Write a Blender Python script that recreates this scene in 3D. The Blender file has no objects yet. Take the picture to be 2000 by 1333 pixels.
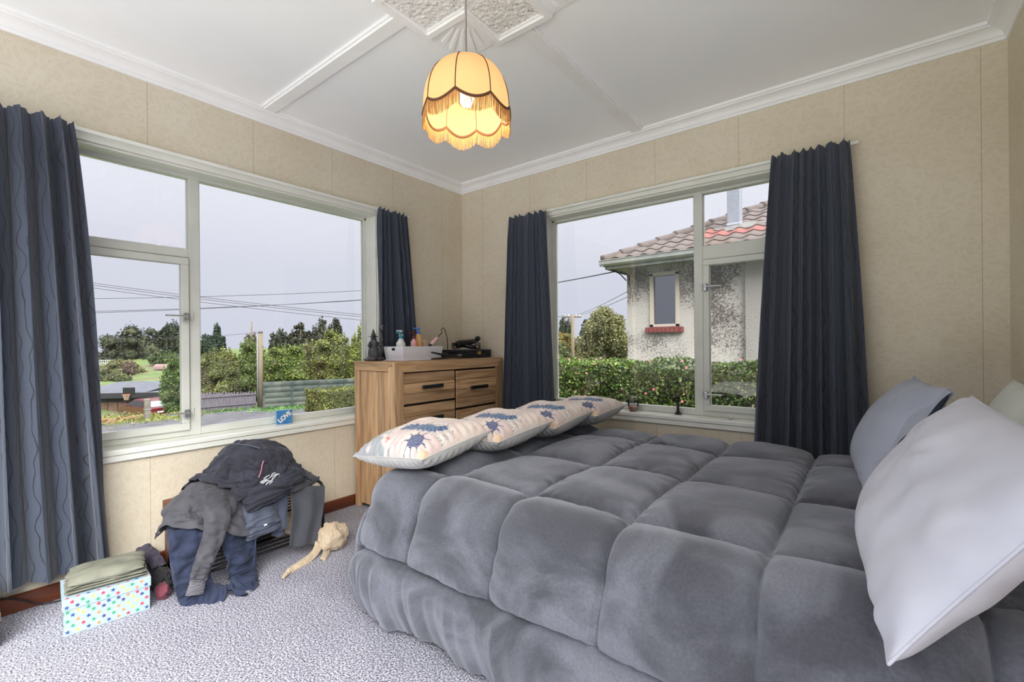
import bpy, bmesh, math, random
import numpy as np
from mathutils import Vector, Matrix, noise as mnoise

random.seed(7)
rng = np.random.default_rng(7)
PI = math.pi
scene = bpy.context.scene
col = scene.collection

# ------------------------------------------------------------------ camera
FPX = 896.804                       # focal length in pixels of the 2000 px wide frame
YAW, ROLL = 0.66121, -0.00863
CAM = np.array([3.03558, -3.14464, 1.1834])
fw = np.array([-math.sin(YAW), math.cos(YAW), 0.0])
r0 = np.array([math.cos(YAW), math.sin(YAW), 0.0])
u0 = np.array([0.0, 0.0, 1.0])
rt = r0 * math.cos(ROLL) + u0 * math.sin(ROLL)
up = u0 * math.cos(ROLL) - r0 * math.sin(ROLL)
cam_data = bpy.data.cameras.new('camera')
cam_data.sensor_width = 36.0
cam_data.lens = FPX / 2000.0 * 36.0
cam_data.shift_y = 5.682 / 2000.0
cam_data.clip_start = 0.02
cam_data.clip_end = 2000
cam = bpy.data.objects.new('camera', cam_data)
col.objects.link(cam)
cam.matrix_world = Matrix(((rt[0], up[0], -fw[0], CAM[0]), (rt[1], up[1], -fw[1], CAM[1]),
                           (rt[2], up[2], -fw[2], CAM[2]), (0, 0, 0, 1)))
scene.camera = cam

def at(px, py, depth):
    """point at a real distance (metres along the view axis) for planning where far things stand"""
    return CAM + fw * depth + rt * ((px - 1000.0) / FPX * depth) - up * ((py - 672.18) / FPX * depth)

# ------------------------------------------------------------------ world: overcast sky, brighter towards the zenith
SKY_GAIN = 1.0
world = bpy.data.worlds.new('world')
scene.world = world
world.use_nodes = True
wn = world.node_tree.nodes
wl = world.node_tree.links
wn.clear()
w_out = wn.new('ShaderNodeOutputWorld')
w_bg = wn.new('ShaderNodeBackground')
w_tc = wn.new('ShaderNodeTexCoord')
w_sep = wn.new('ShaderNodeSeparateXYZ')
w_ramp = wn.new('ShaderNodeValToRGB')
w_noise = wn.new('ShaderNodeTexNoise')
w_mix = wn.new('ShaderNodeMixRGB')
wl.new(w_tc.outputs['Generated'], w_sep.inputs[0])
wl.new(w_sep.outputs['Z'], w_ramp.inputs[0])
cr = w_ramp.color_ramp
cr.elements[0].position = 0.0
cr.elements[0].color = (0.232, 0.240, 0.280, 1)
cr.elements[1].position = 1.0
cr.elements[1].color = (1.55, 1.55, 1.57, 1)
e = cr.elements.new(0.15); e.color = (0.250, 0.258, 0.296, 1)
e = cr.elements.new(0.32); e.color = (0.305, 0.310, 0.342, 1)
e = cr.elements.new(0.60); e.color = (0.82, 0.82, 0.84, 1)
w_noise.inputs['Scale'].default_value = 1.6
w_noise.inputs['Detail'].default_value = 3
wl.new(w_tc.outputs['Generated'], w_noise.inputs['Vector'])
w_mix.blend_type = 'SOFT_LIGHT'
w_mix.inputs[0].default_value = 0.10
wl.new(w_ramp.outputs[0], w_mix.inputs[1])
wl.new(w_noise.outputs['Fac'], w_mix.inputs[2])
wl.new(w_mix.outputs[0], w_bg.inputs['Color'])
w_bg.inputs['Strength'].default_value = SKY_GAIN
wl.new(w_bg.outputs[0], w_out.inputs[0])

# very wide soft sun added behind the viewer to brighten the room
sun_d = bpy.data.lights.new('added_soft_sun', 'SUN'); sun_d.energy = 3.8; sun_d.angle = math.radians(50); sun_d.color = (1.0, .985, .96)
sun = bpy.data.objects.new('added_soft_sun', sun_d); col.objects.link(sun)
sun.rotation_euler = Vector((-.62, .30, -.66)).to_track_quat('-Z', 'Y').to_euler()
scene.view_settings.view_transform = 'Standard'
scene.view_settings.look = 'None'
scene.view_settings.exposure = 1.5
scene.view_settings.gamma = 1.0
scene.view_settings.use_curve_mapping = False
try:
    scene.cycles.use_denoising = True
    scene.cycles.max_bounces = 10
    scene.cycles.diffuse_bounces = 7
    scene.cycles.transparent_max_bounces = 16
    scene.cycles.sample_clamp_indirect = 6.0
    scene.cycles.caustics_reflective = False
    scene.cycles.caustics_refractive = False
except Exception:
    pass

# ------------------------------------------------------------------ helpers
def tag(o, label=None, cat=None, group=None, kind=None):
    if label: o['label'] = label
    if cat: o['category'] = cat
    if group: o['group'] = group
    if kind: o['kind'] = kind
    return o

def thing(name, loc, label=None, cat=None, group=None, rotz=0.0, kind=None):
    o = bpy.data.objects.new(name, None)
    o.empty_display_size = 0.1
    col.objects.link(o)
    o.location = loc
    o.rotation_euler = (0, 0, rotz)
    return tag(o, label, cat, group, kind)

def world_loc(o):
    v = Vector((0, 0, 0))
    while o is not None:
        v = v + o.location
        o = o.parent
    return v

def mk(name, V, F, mat, parent=None, smooth=False, uv=None, attr=None, midx=None, local=False, auto=None):
    """one mesh object.  V in world coordinates unless local; origin goes to the base when top-level"""
    V = np.array(V, dtype=np.float64).reshape(-1, 3)
    loc = None
    if not local:
        if parent is not None:
            V = V - np.array(world_loc(parent))
        else:
            loc = np.array([(V[:, 0].min() + V[:, 0].max()) / 2, (V[:, 1].min() + V[:, 1].max()) / 2, V[:, 2].min()])
            V = V - loc
    me = bpy.data.meshes.new(name)
    if isinstance(F, np.ndarray):
        n, k = F.shape
        me.vertices.add(len(V)); me.vertices.foreach_set('co', V.astype(np.float32).ravel())
        me.loops.add(n * k); me.loops.foreach_set('vertex_index', F.astype(np.int32).ravel())
        me.polygons.add(n); me.polygons.foreach_set('loop_start', np.arange(0, n * k, k, dtype=np.int32))
        me.update(calc_edges=True)
    else:
        me.from_pydata([tuple(v) for v in V], [], [tuple(int(i) for i in f) for f in F])
        me.update()
    for m in (mat if isinstance(mat, (list, tuple)) else [mat]):
        me.materials.append(m)
    if smooth:
        me.polygons.foreach_set('use_smooth', np.ones(len(me.polygons), dtype=bool))
    if midx is not None:
        me.polygons.foreach_set('material_index', np.asarray(midx, dtype=np.int32))
    if uv is not None:                     # per vertex uv
        lay = me.uv_layers.new(name='uv')
        li = np.zeros(len(me.loops), dtype=np.int32); me.loops.foreach_get('vertex_index', li)
        lay.data.foreach_set('uv', np.asarray(uv, dtype=np.float32)[li].ravel())
    if attr is not None:                   # per vertex printed colour
        ca = me.color_attributes.new(name='print', type='FLOAT_COLOR', domain='POINT')
        c4 = np.ones((len(V), 4), dtype=np.float32); c4[:, :3] = attr
        ca.data.foreach_set('color', c4.ravel())
    me.validate()
    o = bpy.data.objects.new(name, me)
    col.objects.link(o)
    if parent is not None: o.parent = parent
    if loc is not None: o.location = loc
    if smooth and auto:
        try:
            me.set_sharp_from_angle(angle=math.radians(auto))
        except Exception:
            pass
    return o

def copy_tree(o, parent=None):
    c = o.copy(); col.objects.link(c); c.parent = parent
    for ch in list(o.children):
        copy_tree(ch, c)
    return c

class MB:
    def __init__(s): s.v = []; s.f = []
    def add(s, V, F):
        b = len(s.v); s.v.extend([tuple(p) for p in V]); s.f.extend([tuple(i + b for i in f) for f in F]); return s
    def box(s, x0, x1, y0, y1, z0, z1, b=0.0, T=None):
        c = [(x0 + x1) / 2, (y0 + y1) / 2, (z0 + z1) / 2]; h = [abs(x1 - x0) / 2, abs(y1 - y0) / 2, abs(z1 - z0) / 2]
        if b <= 0:
            V = [(sx * h[0], sy * h[1], sz * h[2]) for sx in (-1, 1) for sy in (-1, 1) for sz in (-1, 1)]
            F = [(0, 1, 3, 2), (4, 6, 7, 5), (0, 4, 5, 1), (2, 3, 7, 6), (0, 2, 6, 4), (1, 5, 7, 3)]
        else:
            b = min(b, min(h) * 0.9)
            V = []; ix = {}
            for sx in (-1, 1):
                for sy in (-1, 1):
                    for sz in (-1, 1):
                        for a in range(3):
                            p = [sx * h[0], sy * h[1], sz * h[2]]
                            for k in range(3):
                                if k != a: p[k] -= math.copysign(b, p[k])
                            ix[(sx, sy, sz, a)] = len(V); V.append(tuple(p))
            F = []
            for a in range(3):
                o1, o2 = [k for k in range(3) if k != a]
                for sg in (-1, 1):
                    q = []
                    for (p1, p2) in ((-1, -1), (1, -1), (1, 1), (-1, 1)):
                        k = [0, 0, 0]; k[a] = sg; k[o1] = p1; k[o2] = p2; q.append(ix[(*k, a)])
                    F.append(q if (sg > 0) == (a != 1) else q[::-1])
            for a in range(3):                # edges parallel to axis a
                o1, o2 = [k for k in range(3) if k != a]
                for s1 in (-1, 1):
                    for s2 in (-1, 1):
                        k0 = [0, 0, 0]; k0[a] = -1; k0[o1] = s1; k0[o2] = s2; k1 = list(k0); k1[a] = 1
                        F.append([ix[(*k0, o1)], ix[(*k1, o1)], ix[(*k1, o2)], ix[(*k0, o2)]])
            for sx in (-1, 1):
                for sy in (-1, 1):
                    for sz in (-1, 1):
                        F.append([ix[(sx, sy, sz, a)] for a in range(3)])
        V = [Vector(p) + Vector(c) for p in V]
        if T is not None: V = [T @ p for p in V]
        return s.add(V, F)
    def tube(s, pts, r, n=8, cap=True, flat=None):
        pts = [Vector(p) for p in pts]; m = len(pts)
        rr = r if hasattr(r, '__len__') else [r] * m
        V = []; prev = None
        for i, p in enumerate(pts):
            t = (pts[min(i + 1, m - 1)] - pts[max(i - 1, 0)]).normalized()
            if prev is None:
                a = Vector((0, 0, 1)) if abs(t.z) < 0.9 else Vector((1, 0, 0))
                nx = t.cross(a).normalized()
            else:
                nx = (prev - t * prev.dot(t)).normalized()
            prev = nx; ny = t.cross(nx)
            for k in range(n):
                a = 2 * PI * k / n
                V.append(p + (nx * math.cos(a) + ny * math.sin(a) * (flat or 1)) * rr[i])
        F = []
        for i in range(m - 1):
            for k in range(n):
                F.append((i * n + k, i * n + (k + 1) % n, (i + 1) * n + (k + 1) % n, (i + 1) * n + k))
        if cap:
            F.append(tuple(range(n - 1, -1, -1))); F.append(tuple(range((m - 1) * n, m * n)))
        return s.add(V, F)
    def lathe(s, prof, c=(0, 0, 0), n=24, T=None):
        """prof: list of (r, z) from bottom to top"""
        V = []; F = []
        for (r, z) in prof:
            for k in range(n):
                a = 2 * PI * k / n; V.append(Vector((r * math.cos(a), r * math.sin(a), z)))
        for i in range(len(prof) - 1):
            for k in range(n):
                F.append((i * n + k, i * n + (k + 1) % n, (i + 1) * n + (k + 1) % n, (i + 1) * n + k))
        F.append(tuple(range(n - 1, -1, -1))); F.append(tuple(range((len(prof) - 1) * n, len(prof) * n)))
        if T is not None: V = [T @ p for p in V]
        return s.add([p + Vector(c) for p in V], F)
    def prism(s, poly, h0, h1, T=None):
        n = len(poly)
        V = [Vector((x, y, h0)) for x, y in poly] + [Vector((x, y, h1)) for x, y in poly]
        if T is not None: V = [T @ p for p in V]
        F = [tuple(range(n - 1, -1, -1)), tuple(range(n, 2 * n))] + [(i, (i + 1) % n, n + (i + 1) % n, n + i) for i in range(n)]
        return s.add(V, F)
    def build(s, name, mat, parent=None, **k):
        return mk(name, s.v, s.f, mat, parent, **k)

def gridF(nu, nv, wrap=False):
    """quads of a (nu x nv) vertex grid stored row-major [i*nv+j]"""
    i = np.arange(nu if wrap else nu - 1)[:, None]; j = np.arange(nv - 1)[None, :]
    i2 = (i + 1) % nu
    return np.stack([i * nv + j, i2 * nv + j, i2 * nv + j + 1, i * nv + j + 1], -1).reshape(-1, 4)

def fbm(P, scale=1.0, octv=3, seed=0.0):
    out = np.zeros(len(P))
    for k, p in enumerate(P):
        q = Vector((p[0] * scale + seed, p[1] * scale - seed * .7, p[2] * scale + seed * 1.3))
        out[k] = mnoise.fractal(q, 1.0, 2.0, octv)
    return out

# ------------------------------------------------------------------ materials
def nodes_of(name):
    m = bpy.data.materials.new(name); m.use_nodes = True
    nt = m.node_tree
    return m, nt, nt.nodes['Principled BSDF'], nt.nodes['Material Output']

def setin(b, **k):
    for n, v in k.items():
        n = n.replace('_', ' ')
        if n in b.inputs: b.inputs[n].default_value = v

def rgb(c):
    """8-bit display colour -> linear"""
    f = lambda v: (v / 255.0) / 12.92 if v / 255.0 <= 0.04045 else ((v / 255.0 + 0.055) / 1.055) ** 2.4
    return tuple(f(v) for v in c) + (1,)

def M(name, c1, c2=None, scale=8.0, detail=4.0, rough=0.6, bump=0.0, bscale=None, metallic=0.0, spec=0.5, sheen=0.0,
      stretch=(1, 1, 1), lo=0.35, hi=0.65, coords='Object', alpha=None, sss=0.0, emit=0.0, bdist=0.01, c3=None, s3=2.0):
    m, nt, b, out = nodes_of(name)
    N, L = nt.nodes, nt.links
    setin(b, Roughness=rough, Metallic=metallic)
    if 'Specular IOR Level' in b.inputs: b.inputs['Specular IOR Level'].default_value = spec
    if sheen:
        setin(b, Sheen_Weight=sheen, Sheen_Roughness=0.45)
    b.inputs['Base Color'].default_value = rgb(c1)
    if c2 is not None or bump:
        if coords == 'Position':
            src = N.new('ShaderNodeNewGeometry').outputs['Position']
        else:
            src = N.new('ShaderNodeTexCoord').outputs[coords]
        mp = N.new('ShaderNodeMapping'); mp.inputs['Scale'].default_value = stretch
        L.new(src, mp.inputs['Vector'])
    if c2 is not None:
        t = N.new('ShaderNodeTexNoise'); t.inputs['Scale'].default_value = scale; t.inputs['Detail'].default_value = detail
        L.new(mp.outputs[0], t.inputs['Vector'])
        r = N.new('ShaderNodeValToRGB')
        r.color_ramp.elements[0].position = lo; r.color_ramp.elements[0].color = rgb(c1)
        r.color_ramp.elements[1].position = hi; r.color_ramp.elements[1].color = rgb(c2)
        L.new(t.outputs['Fac'], r.inputs[0])
        last = r.outputs[0]
        if c3 is not None:
            t3 = N.new('ShaderNodeTexNoise'); t3.inputs['Scale'].default_value = s3; t3.inputs['Detail'].default_value = 3
            L.new(mp.outputs[0], t3.inputs['Vector'])
            r3 = N.new('ShaderNodeValToRGB'); r3.color_ramp.elements[0].position = .48; r3.color_ramp.elements[1].position = .62
            L.new(t3.outputs['Fac'], r3.inputs[0])
            mx = N.new('ShaderNodeMixRGB'); mx.inputs[2].default_value = rgb(c3)
            L.new(r3.outputs[0], mx.inputs[0]); L.new(last, mx.inputs[1]); last = mx.outputs[0]
        L.new(last, b.inputs['Base Color'])
    if bump:
        t2 = N.new('ShaderNodeTexNoise'); t2.inputs['Scale'].default_value = bscale or scale * 3; t2.inputs['Detail'].default_value = 3
        L.new(mp.outputs[0], t2.inputs['Vector'])
        bp = N.new('ShaderNodeBump'); bp.inputs['Strength'].default_value = bump; bp.inputs['Distance'].default_value = bdist
        L.new(t2.outputs['Fac'], bp.inputs['Height']); L.new(bp.outputs[0], b.inputs['Normal'])
    if emit:
        b.inputs['Emission Color'].default_value = rgb(c1); b.inputs['Emission Strength'].default_value = emit
    return m

def make_glass(name, tint=(1, 1, 1, 1), refl=0.05, rough=0.0):
    m, nt, b, out = nodes_of(name)
    N, L = nt.nodes, nt.links
    N.remove(b)
    tr = N.new('ShaderNodeBsdfTransparent'); tr.inputs[0].default_value = tint
    gl = N.new('ShaderNodeBsdfGlossy'); gl.inputs['Roughness'].default_value = rough
    fr = N.new('ShaderNodeFresnel'); fr.inputs['IOR'].default_value = 1.45
    mul = N.new('ShaderNodeMath'); mul.operation = 'MULTIPLY'; mul.inputs[1].default_value = refl / 0.04
    mx = N.new('ShaderNodeMixShader')
    L.new(fr.outputs[0], mul.inputs[0]); L.new(mul.outputs[0], mx.inputs[0]); L.new(tr.outputs[0], mx.inputs[1]); L.new(gl.outputs[0], mx.inputs[2])
    L.new(mx.outputs[0], out.inputs[0])
    return m

m_white = M('painted timber white', (226, 228, 220), (234, 235, 228), scale=5, rough=0.38)
m_trim = M('cornice white paint', (240, 241, 242), (245, 246, 247), scale=3, rough=0.5)
m_ceil = M('ceiling white paint', (244, 247, 250), (248, 250, 253), scale=2, rough=0.75, bump=0.03, bscale=180, coords='Position')
m_stipple = M('stippled plaster', (232, 232, 230), (242, 242, 240), scale=30, rough=0.8, bump=1.0, bscale=60, coords='Position', bdist=0.012)
m_alu = M('window aluminium white', (205, 208, 200), (214, 216, 209), scale=6, rough=0.42)
m_chrome = M('chrome latch', (200, 202, 205), rough=0.22, metallic=0.9)
m_glass = make_glass('window glass', refl=0.035)
m_black = M('black plastic', (22, 22, 24), rough=0.35)
m_blackmetal = M('black metal', (26, 27, 30), (36, 37, 40), scale=20, rough=0.4, metallic=0.3)
m_skirt = M('varnished skirting wood', (112, 58, 32), (84, 42, 24), scale=4, stretch=(6, .6, 6), rough=0.35)
# ------------------------------------------------------------------ the room shell
W, LEN, CEIL = 3.56, 3.62, 2.675
CORN = 2.60
# window openings
LY0, LY1, LZ0, LZ1 = -2.96, -0.959, 0.661, 2.20
BX0, BX1, BZ0, BZ1 = 0.93, 2.74, 0.684, 2.22
T = 0.16                                # wall thickness

def make_wallpaper():
    m, nt, b, out = nodes_of('cream damask wallpaper')
    N, L = nt.nodes, nt.links
    setin(b, Roughness=0.62)
    geo = N.new('ShaderNodeNewGeometry')
    sep = N.new('ShaderNodeSeparateXYZ'); L.new(geo.outputs['Position'], sep.inputs[0])
    # distance along whichever wall: x - y works for walls on both axes
    sub = N.new('ShaderNodeMath'); sub.operation = 'SUBTRACT'
    L.new(sep.outputs['X'], sub.inputs[0]); L.new(sep.outputs['Y'], sub.inputs[1])
    # tone-on-tone flourish pattern: warped voronoi outlines
    n1 = N.new('ShaderNodeTexNoise'); n1.inputs['Scale'].default_value = 7.0; n1.inputs['Detail'].default_value = 2
    L.new(geo.outputs['Position'], n1.inputs['Vector'])
    va = N.new('ShaderNodeVectorMath'); va.operation = 'MULTIPLY_ADD'
    va.inputs[1].default_value = (.22, .22, .22)
    L.new(n1.outputs['Color'], va.inputs[0]); L.new(geo.outputs['Position'], va.inputs[2])
    vo = N.new('ShaderNodeTexVoronoi'); vo.feature = 'DISTANCE_TO_EDGE'; vo.inputs['Scale'].default_value = 16
    L.new(va.outputs[0], vo.inputs['Vector'])
    wv = N.new('ShaderNodeTexWave'); wv.wave_type = 'RINGS'; wv.inputs['Scale'].default_value = 6; wv.inputs['Distortion'].default_value = 14
    wv.inputs['Detail'].default_value = 2; wv.inputs['Detail Scale'].default_value = 2.2
    L.new(geo.outputs['Position'], wv.inputs['Vector'])
    r1 = N.new('ShaderNodeValToRGB'); r1.color_ramp.elements[0].position = .03; r1.color_ramp.elements[1].position = .10
    L.new(vo.outputs['Distance'], r1.inputs[0])
    mul = N.new('ShaderNodeMixRGB'); mul.blend_type = 'MULTIPLY'; mul.inputs[0].default_value = .8
    L.new(r1.outputs[0], mul.inputs[1]); L.new(wv.outputs['Color'], mul.inputs[2])
    mx = N.new('ShaderNodeMixRGB'); mx.inputs[1].default_value = rgb((220, 212, 194)); mx.inputs[2].default_value = rgb((214, 205, 185))
    L.new(mul.outputs[0], mx.inputs[0])
    # blotchy ageing
    n2 = N.new('ShaderNodeTexNoise'); n2.inputs['Scale'].default_value = 1.6; n2.inputs['Detail'].default_value = 6
    L.new(geo.outputs['Position'], n2.inputs['Vector'])
    r2 = N.new('ShaderNodeValToRGB'); r2.color_ramp.elements[0].position = .35; r2.color_ramp.elements[1].position = .75
    r2.color_ramp.elements[0].color = (1, 1, 1, 1); r2.color_ramp.elements[1].color = (.90, .87, .82, 1)
    L.new(n2.outputs['Fac'], r2.inputs[0])
    mx2 = N.new('ShaderNodeMixRGB'); mx2.blend_type = 'MULTIPLY'; mx2.inputs[0].default_value = 1
    L.new(mx.outputs[0], mx2.inputs[1]); L.new(r2.outputs[0], mx2.inputs[2])
    last = mx2.outputs[0]
    # paper joints every 0.535 m
    pos = N.new('ShaderNodeMath'); pos.operation = 'ADD'
    L.new(sub.outputs[0], pos.inputs[0]); pos.inputs[1].default_value = 10.0
    for off in (0.794,):
        fa = N.new('ShaderNodeMath'); fa.operation = 'SUBTRACT'; L.new(pos.outputs[0], fa.inputs[0]); fa.inputs[1].default_value = 10 + off - 0.535 * 12
        md = N.new('ShaderNodeMath'); md.operation = 'PINGPONG'; L.new(fa.outputs[0], md.inputs[0]); md.inputs[1].default_value = 0.535 / 2
        lt = N.new('ShaderNodeMath'); lt.operation = 'LESS_THAN'; L.new(md.outputs[0], lt.inputs[0]); lt.inputs[1].default_value = 0.0013
        ml = N.new('ShaderNodeMath'); ml.operation = 'MULTIPLY'; ml.inputs[1].default_value = 0.55; L.new(lt.outputs[0], ml.inputs[0])
        mj = N.new('ShaderNodeMixRGB'); mj.inputs[2].default_value = rgb((120, 104, 78))
        L.new(ml.outputs[0], mj.inputs[0]); L.new(last, mj.inputs[1]); last = mj.outputs[0]
    L.new(last, b.inputs['Base Color'])
    bp = N.new('ShaderNodeBump'); bp.inputs['Strength'].default_value = .12; bp.inputs['Distance'].default_value = .003
    L.new(mul.outputs[0], bp.inputs['Height']); L.new(bp.outputs[0], b.inputs['Normal'])
    return m
m_wall = make_wallpaper()

def make_carpet():
    m, nt, b, out = nodes_of('grey loop carpet')
    N, L = nt.nodes, nt.links
    setin(b, Roughness=0.95)
    geo = N.new('ShaderNodeNewGeometry')
    n1 = N.new('ShaderNodeTexNoise'); n1.inputs['Scale'].default_value = 150; n1.inputs['Detail'].default_value = 3
    n2 = N.new('ShaderNodeTexNoise'); n2.inputs['Scale'].default_value = 5; n2.inputs['Detail'].default_value = 4
    vo = N.new('ShaderNodeTexVoronoi'); vo.inputs['Scale'].default_value = 230
    for n in (n1, n2, vo): L.new(geo.outputs['Position'], n.inputs['Vector'])
    r = N.new('ShaderNodeValToRGB')
    r.color_ramp.elements[0].position = .38; r.color_ramp.elements[0].color = rgb((92, 91, 101))
    r.color_ramp.elements[1].position = .62; r.color_ramp.elements[1].color = rgb((212, 212, 223))
    e = r.color_ramp.elements.new(.5); e.color = rgb((152, 152, 164))
    L.new(n1.outputs['Fac'], r.inputs[0])
    r2 = N.new('ShaderNodeValToRGB'); r2.color_ramp.elements[0].color = (.84, .84, .86, 1); r2.color_ramp.elements[1].color = (1, 1, 1, 1)
    r2.color_ramp.elements[0].position = .3; r2.color_ramp.elements[1].position = .7
    L.new(n2.outputs['Fac'], r2.inputs[0])
    mx = N.new('ShaderNodeMixRGB'); mx.blend_type = 'MULTIPLY'; mx.inputs[0].default_value = 1
    L.new(r.outputs[0], mx.inputs[1]); L.new(r2.outputs[0], mx.inputs[2]); L.new(mx.outputs[0], b.inputs['Base Color'])
    bp = N.new('ShaderNodeBump'); bp.inputs['Strength'].default_value = .6; bp.inputs['Distance'].default_value = .005
    L.new(vo.outputs['Distance'], bp.inputs['Height']); L.new(bp.outputs[0], b.inputs['Normal'])
    return m
m_carpet = make_carpet()

def struct(o): return tag(o, kind='structure')

struct(MB().box(-T, W + T, -LEN - T, T, -0.15, 0).build('floor', m_carpet))
struct(MB().box(-T, W + T, -LEN - T, T, CEIL, CEIL + .1).build('ceiling_slab', m_ceil)).name = 'ceiling'
ceiling = bpy.data.objects['ceiling']
wl_ = MB()
wl_.box(-T, 0, -LEN - T, LY0, 0, CEIL); wl_.box(-T, 0, LY1, T, 0, CEIL); wl_.box(-T, 0, LY0, LY1, 0, LZ0 - .03); wl_.box(-T, 0, LY0, LY1, LZ1, CEIL)
struct(wl_.build('wall_left', m_wall))
wb_ = MB()
wb_.box(0, BX0, 0, T, 0, CEIL); wb_.box(BX1, W + T, 0, T, 0, CEIL); wb_.box(BX0, BX1, 0, T, 0, BZ0 - .03); wb_.box(BX0, BX1, 0, T, BZ1, CEIL)
struct(wb_.build('wall_back', m_wall))
struct(MB().box(W, W + T, -2.72, 0, 0, CEIL).build('wall_right', m_wall))

# cornice: swept profile (distance from wall, height)
prof = [(0, CORN), (.008, CORN), (.010, CORN + .014), (.016, CORN + .018)]
for k in range(7):
    a = k / 6 * PI / 2
    prof.append((.016 + .046 * (1 - math.cos(a)), CORN + .018 + .034 * math.sin(a)))
prof += [(.066, CORN + .053), (.068, CORN + .060), (.078, CORN + .060), (.080, CORN + .068), (.082, CEIL)]
def cornice(name, p0, p1, nrm, m0, m1):
    d = (Vector(p1) - Vector(p0)).normalized(); nv = Vector(nrm)
    V = []; n = len(prof)
    for (p, mit) in ((Vector(p0), m0), (Vector(p1), -m1)):
        for (q, z) in prof:
            V.append(p + nv * q + d * (q * mit) + Vector((0, 0, z)))
    F = [(i, i + 1, n + i + 1, n + i) for i in range(n - 1)]
    return struct(mk(name, V, F, m_trim, smooth=True, auto=35))
cornice('trim_1', (0, -LEN, 0), (0, 0, 0), (1, 0, 0), 0, 1)
cornice('trim_2', (0, 0, 0), (W, 0, 0), (0, -1, 0), 1, 1)
cornice('trim_3', (W, 0, 0), (W, -2.72, 0), (-1, 0, 0), 1, 0)
# skirting boards
def skirt(name, x0, x1, y0, y1):
    return struct(MB().box(x0, x1, y0, y1, 0, .078, b=.006).build(name, m_skirt))
skirt('baseboard_left', 0, .02, -LEN, 0)
skirt('baseboard_back', .02, W, -.02, 0)
skirt('baseboard_right', W - .02, W, -2.72, -.02)

# ceiling battens and the plaster rose
CX, CY = 1.768, -1.80
HB = .40
def batten(x0, x1, y0, y1):
    b = MB()
    b.box(x0, x1, y0, y1, CEIL - .010, CEIL)
    if x1 - x0 > y1 - y0:
        b.box(x0, x1, y0 + .012, y1 - .012, CEIL - .020, CEIL - .010)
    else:
        b.box(x0 + .012, x1 - .012, y0, y1, CEIL - .020, CEIL - .010)
    return b.build('batten', m_trim, ceiling)
batten(.08, CX - HB, CY - .045, CY + .045)
batten(CX + HB, W - .08, CY - .045, CY + .045)
batten(CX - .045, CX + .045, CY + HB, -.08)
batten(CX - .045, CX + .045, -LEN, CY - HB)
# the rose: a raised stepped cross border round a stippled cross, fans in the four corners
hw = .158
def cross(h, a):                     # outline of a cross of arm half width a and reach h
    return [(-h, -a), (-a, -a), (-a, -h), (a, -h), (a, -a), (h, -a), (h, a), (a, a), (a, h), (-a, h), (-a, a), (-h, a)]
def ring(h0, a0, h1, a1, z0, z1, name, m):
    o, i = cross(h0, a0), cross(h1, a1); V = []; F = []
    for P, zz in ((o, z1), (o, z0), (i, z0), (i, z1)):
        V += [(CX + x, CY + y, zz) for x, y in P]
    for k in range(12):
        for q in range(3):
            F.append((q * 12 + k, q * 12 + (k + 1) % 12, (q + 1) * 12 + (k + 1) % 12, (q + 1) * 12 + k))
    return mk(name, V, F, m, ceiling)
MB().prism([(CX + x, CY + y) for x, y in [(-HB, -HB), (HB, -HB), (HB, HB), (-HB, HB)]], CEIL - .008, CEIL).build('rose_plate', m_trim, ceiling)
ring(HB, hw, HB - .028, hw - .028, CEIL - .030, CEIL - .008, 'rose_border', m_trim)
ring(HB - .028, hw - .028, HB - .040, hw - .040, CEIL - .020, CEIL - .008, 'rose_border', m_trim)
# stippled infill: real lumps
def stipple_cross():
    n = 96; h = HB - .040; a = hw - .040
    g = np.linspace(-h, h, n); X, Y = np.meshgrid(g, g, indexing='ij')
    Z = np.full_like(X, CEIL - .010) - rng.random(X.shape) * .006
    F = gridF(n, n)
    c = np.stack([X.ravel()[F].mean(1), Y.ravel()[F].mean(1)], 1)
    keep = (np.abs(c[:, 0]) < a) | (np.abs(c[:, 1]) < a)
    V = np.stack([X.ravel() + CX, Y.ravel() + CY, Z.ravel()], 1)
    return mk('stippled_panel', V, F[keep], m_stipple, ceiling, smooth=True)
stipple_cross()
for sx in (-1, 1):
    for sy in (-1, 1):
        c = (CX + sx * hw, CY + sy * hw)
        R = HB - hw
        a0 = math.atan2(sy, sx)
        for k in range(7):                   # fan ribs opening from the inner corner
            a = a0 + (k - 3) * math.radians(12.5)
            b = MB(); q = []
            for rr, ww in ((.10, .004), (.225 if abs(k - 3) > 1 else .262, .011)):
                for s in (-1, 1):
                    q.append((c[0] + rr * math.cos(a) - s * ww * math.sin(a), c[1] + rr * math.sin(a) + s * ww * math.cos(a)))
            b.prism([q[0], q[1], q[3], q[2]], CEIL - .0135, CEIL - .008).build('fan_rib', m_trim, ceiling)
        b = MB(); pts = [(c[0], c[1])]
        for k in range(9):
            a = a0 + (k - 4) * math.radians(11.2); pts.append((c[0] + .095 * math.cos(a), c[1] + .095 * math.sin(a)))
        b.prism(pts, CEIL - .012, CEIL - .008).build('fan_boss', m_trim, ceiling)

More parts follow.
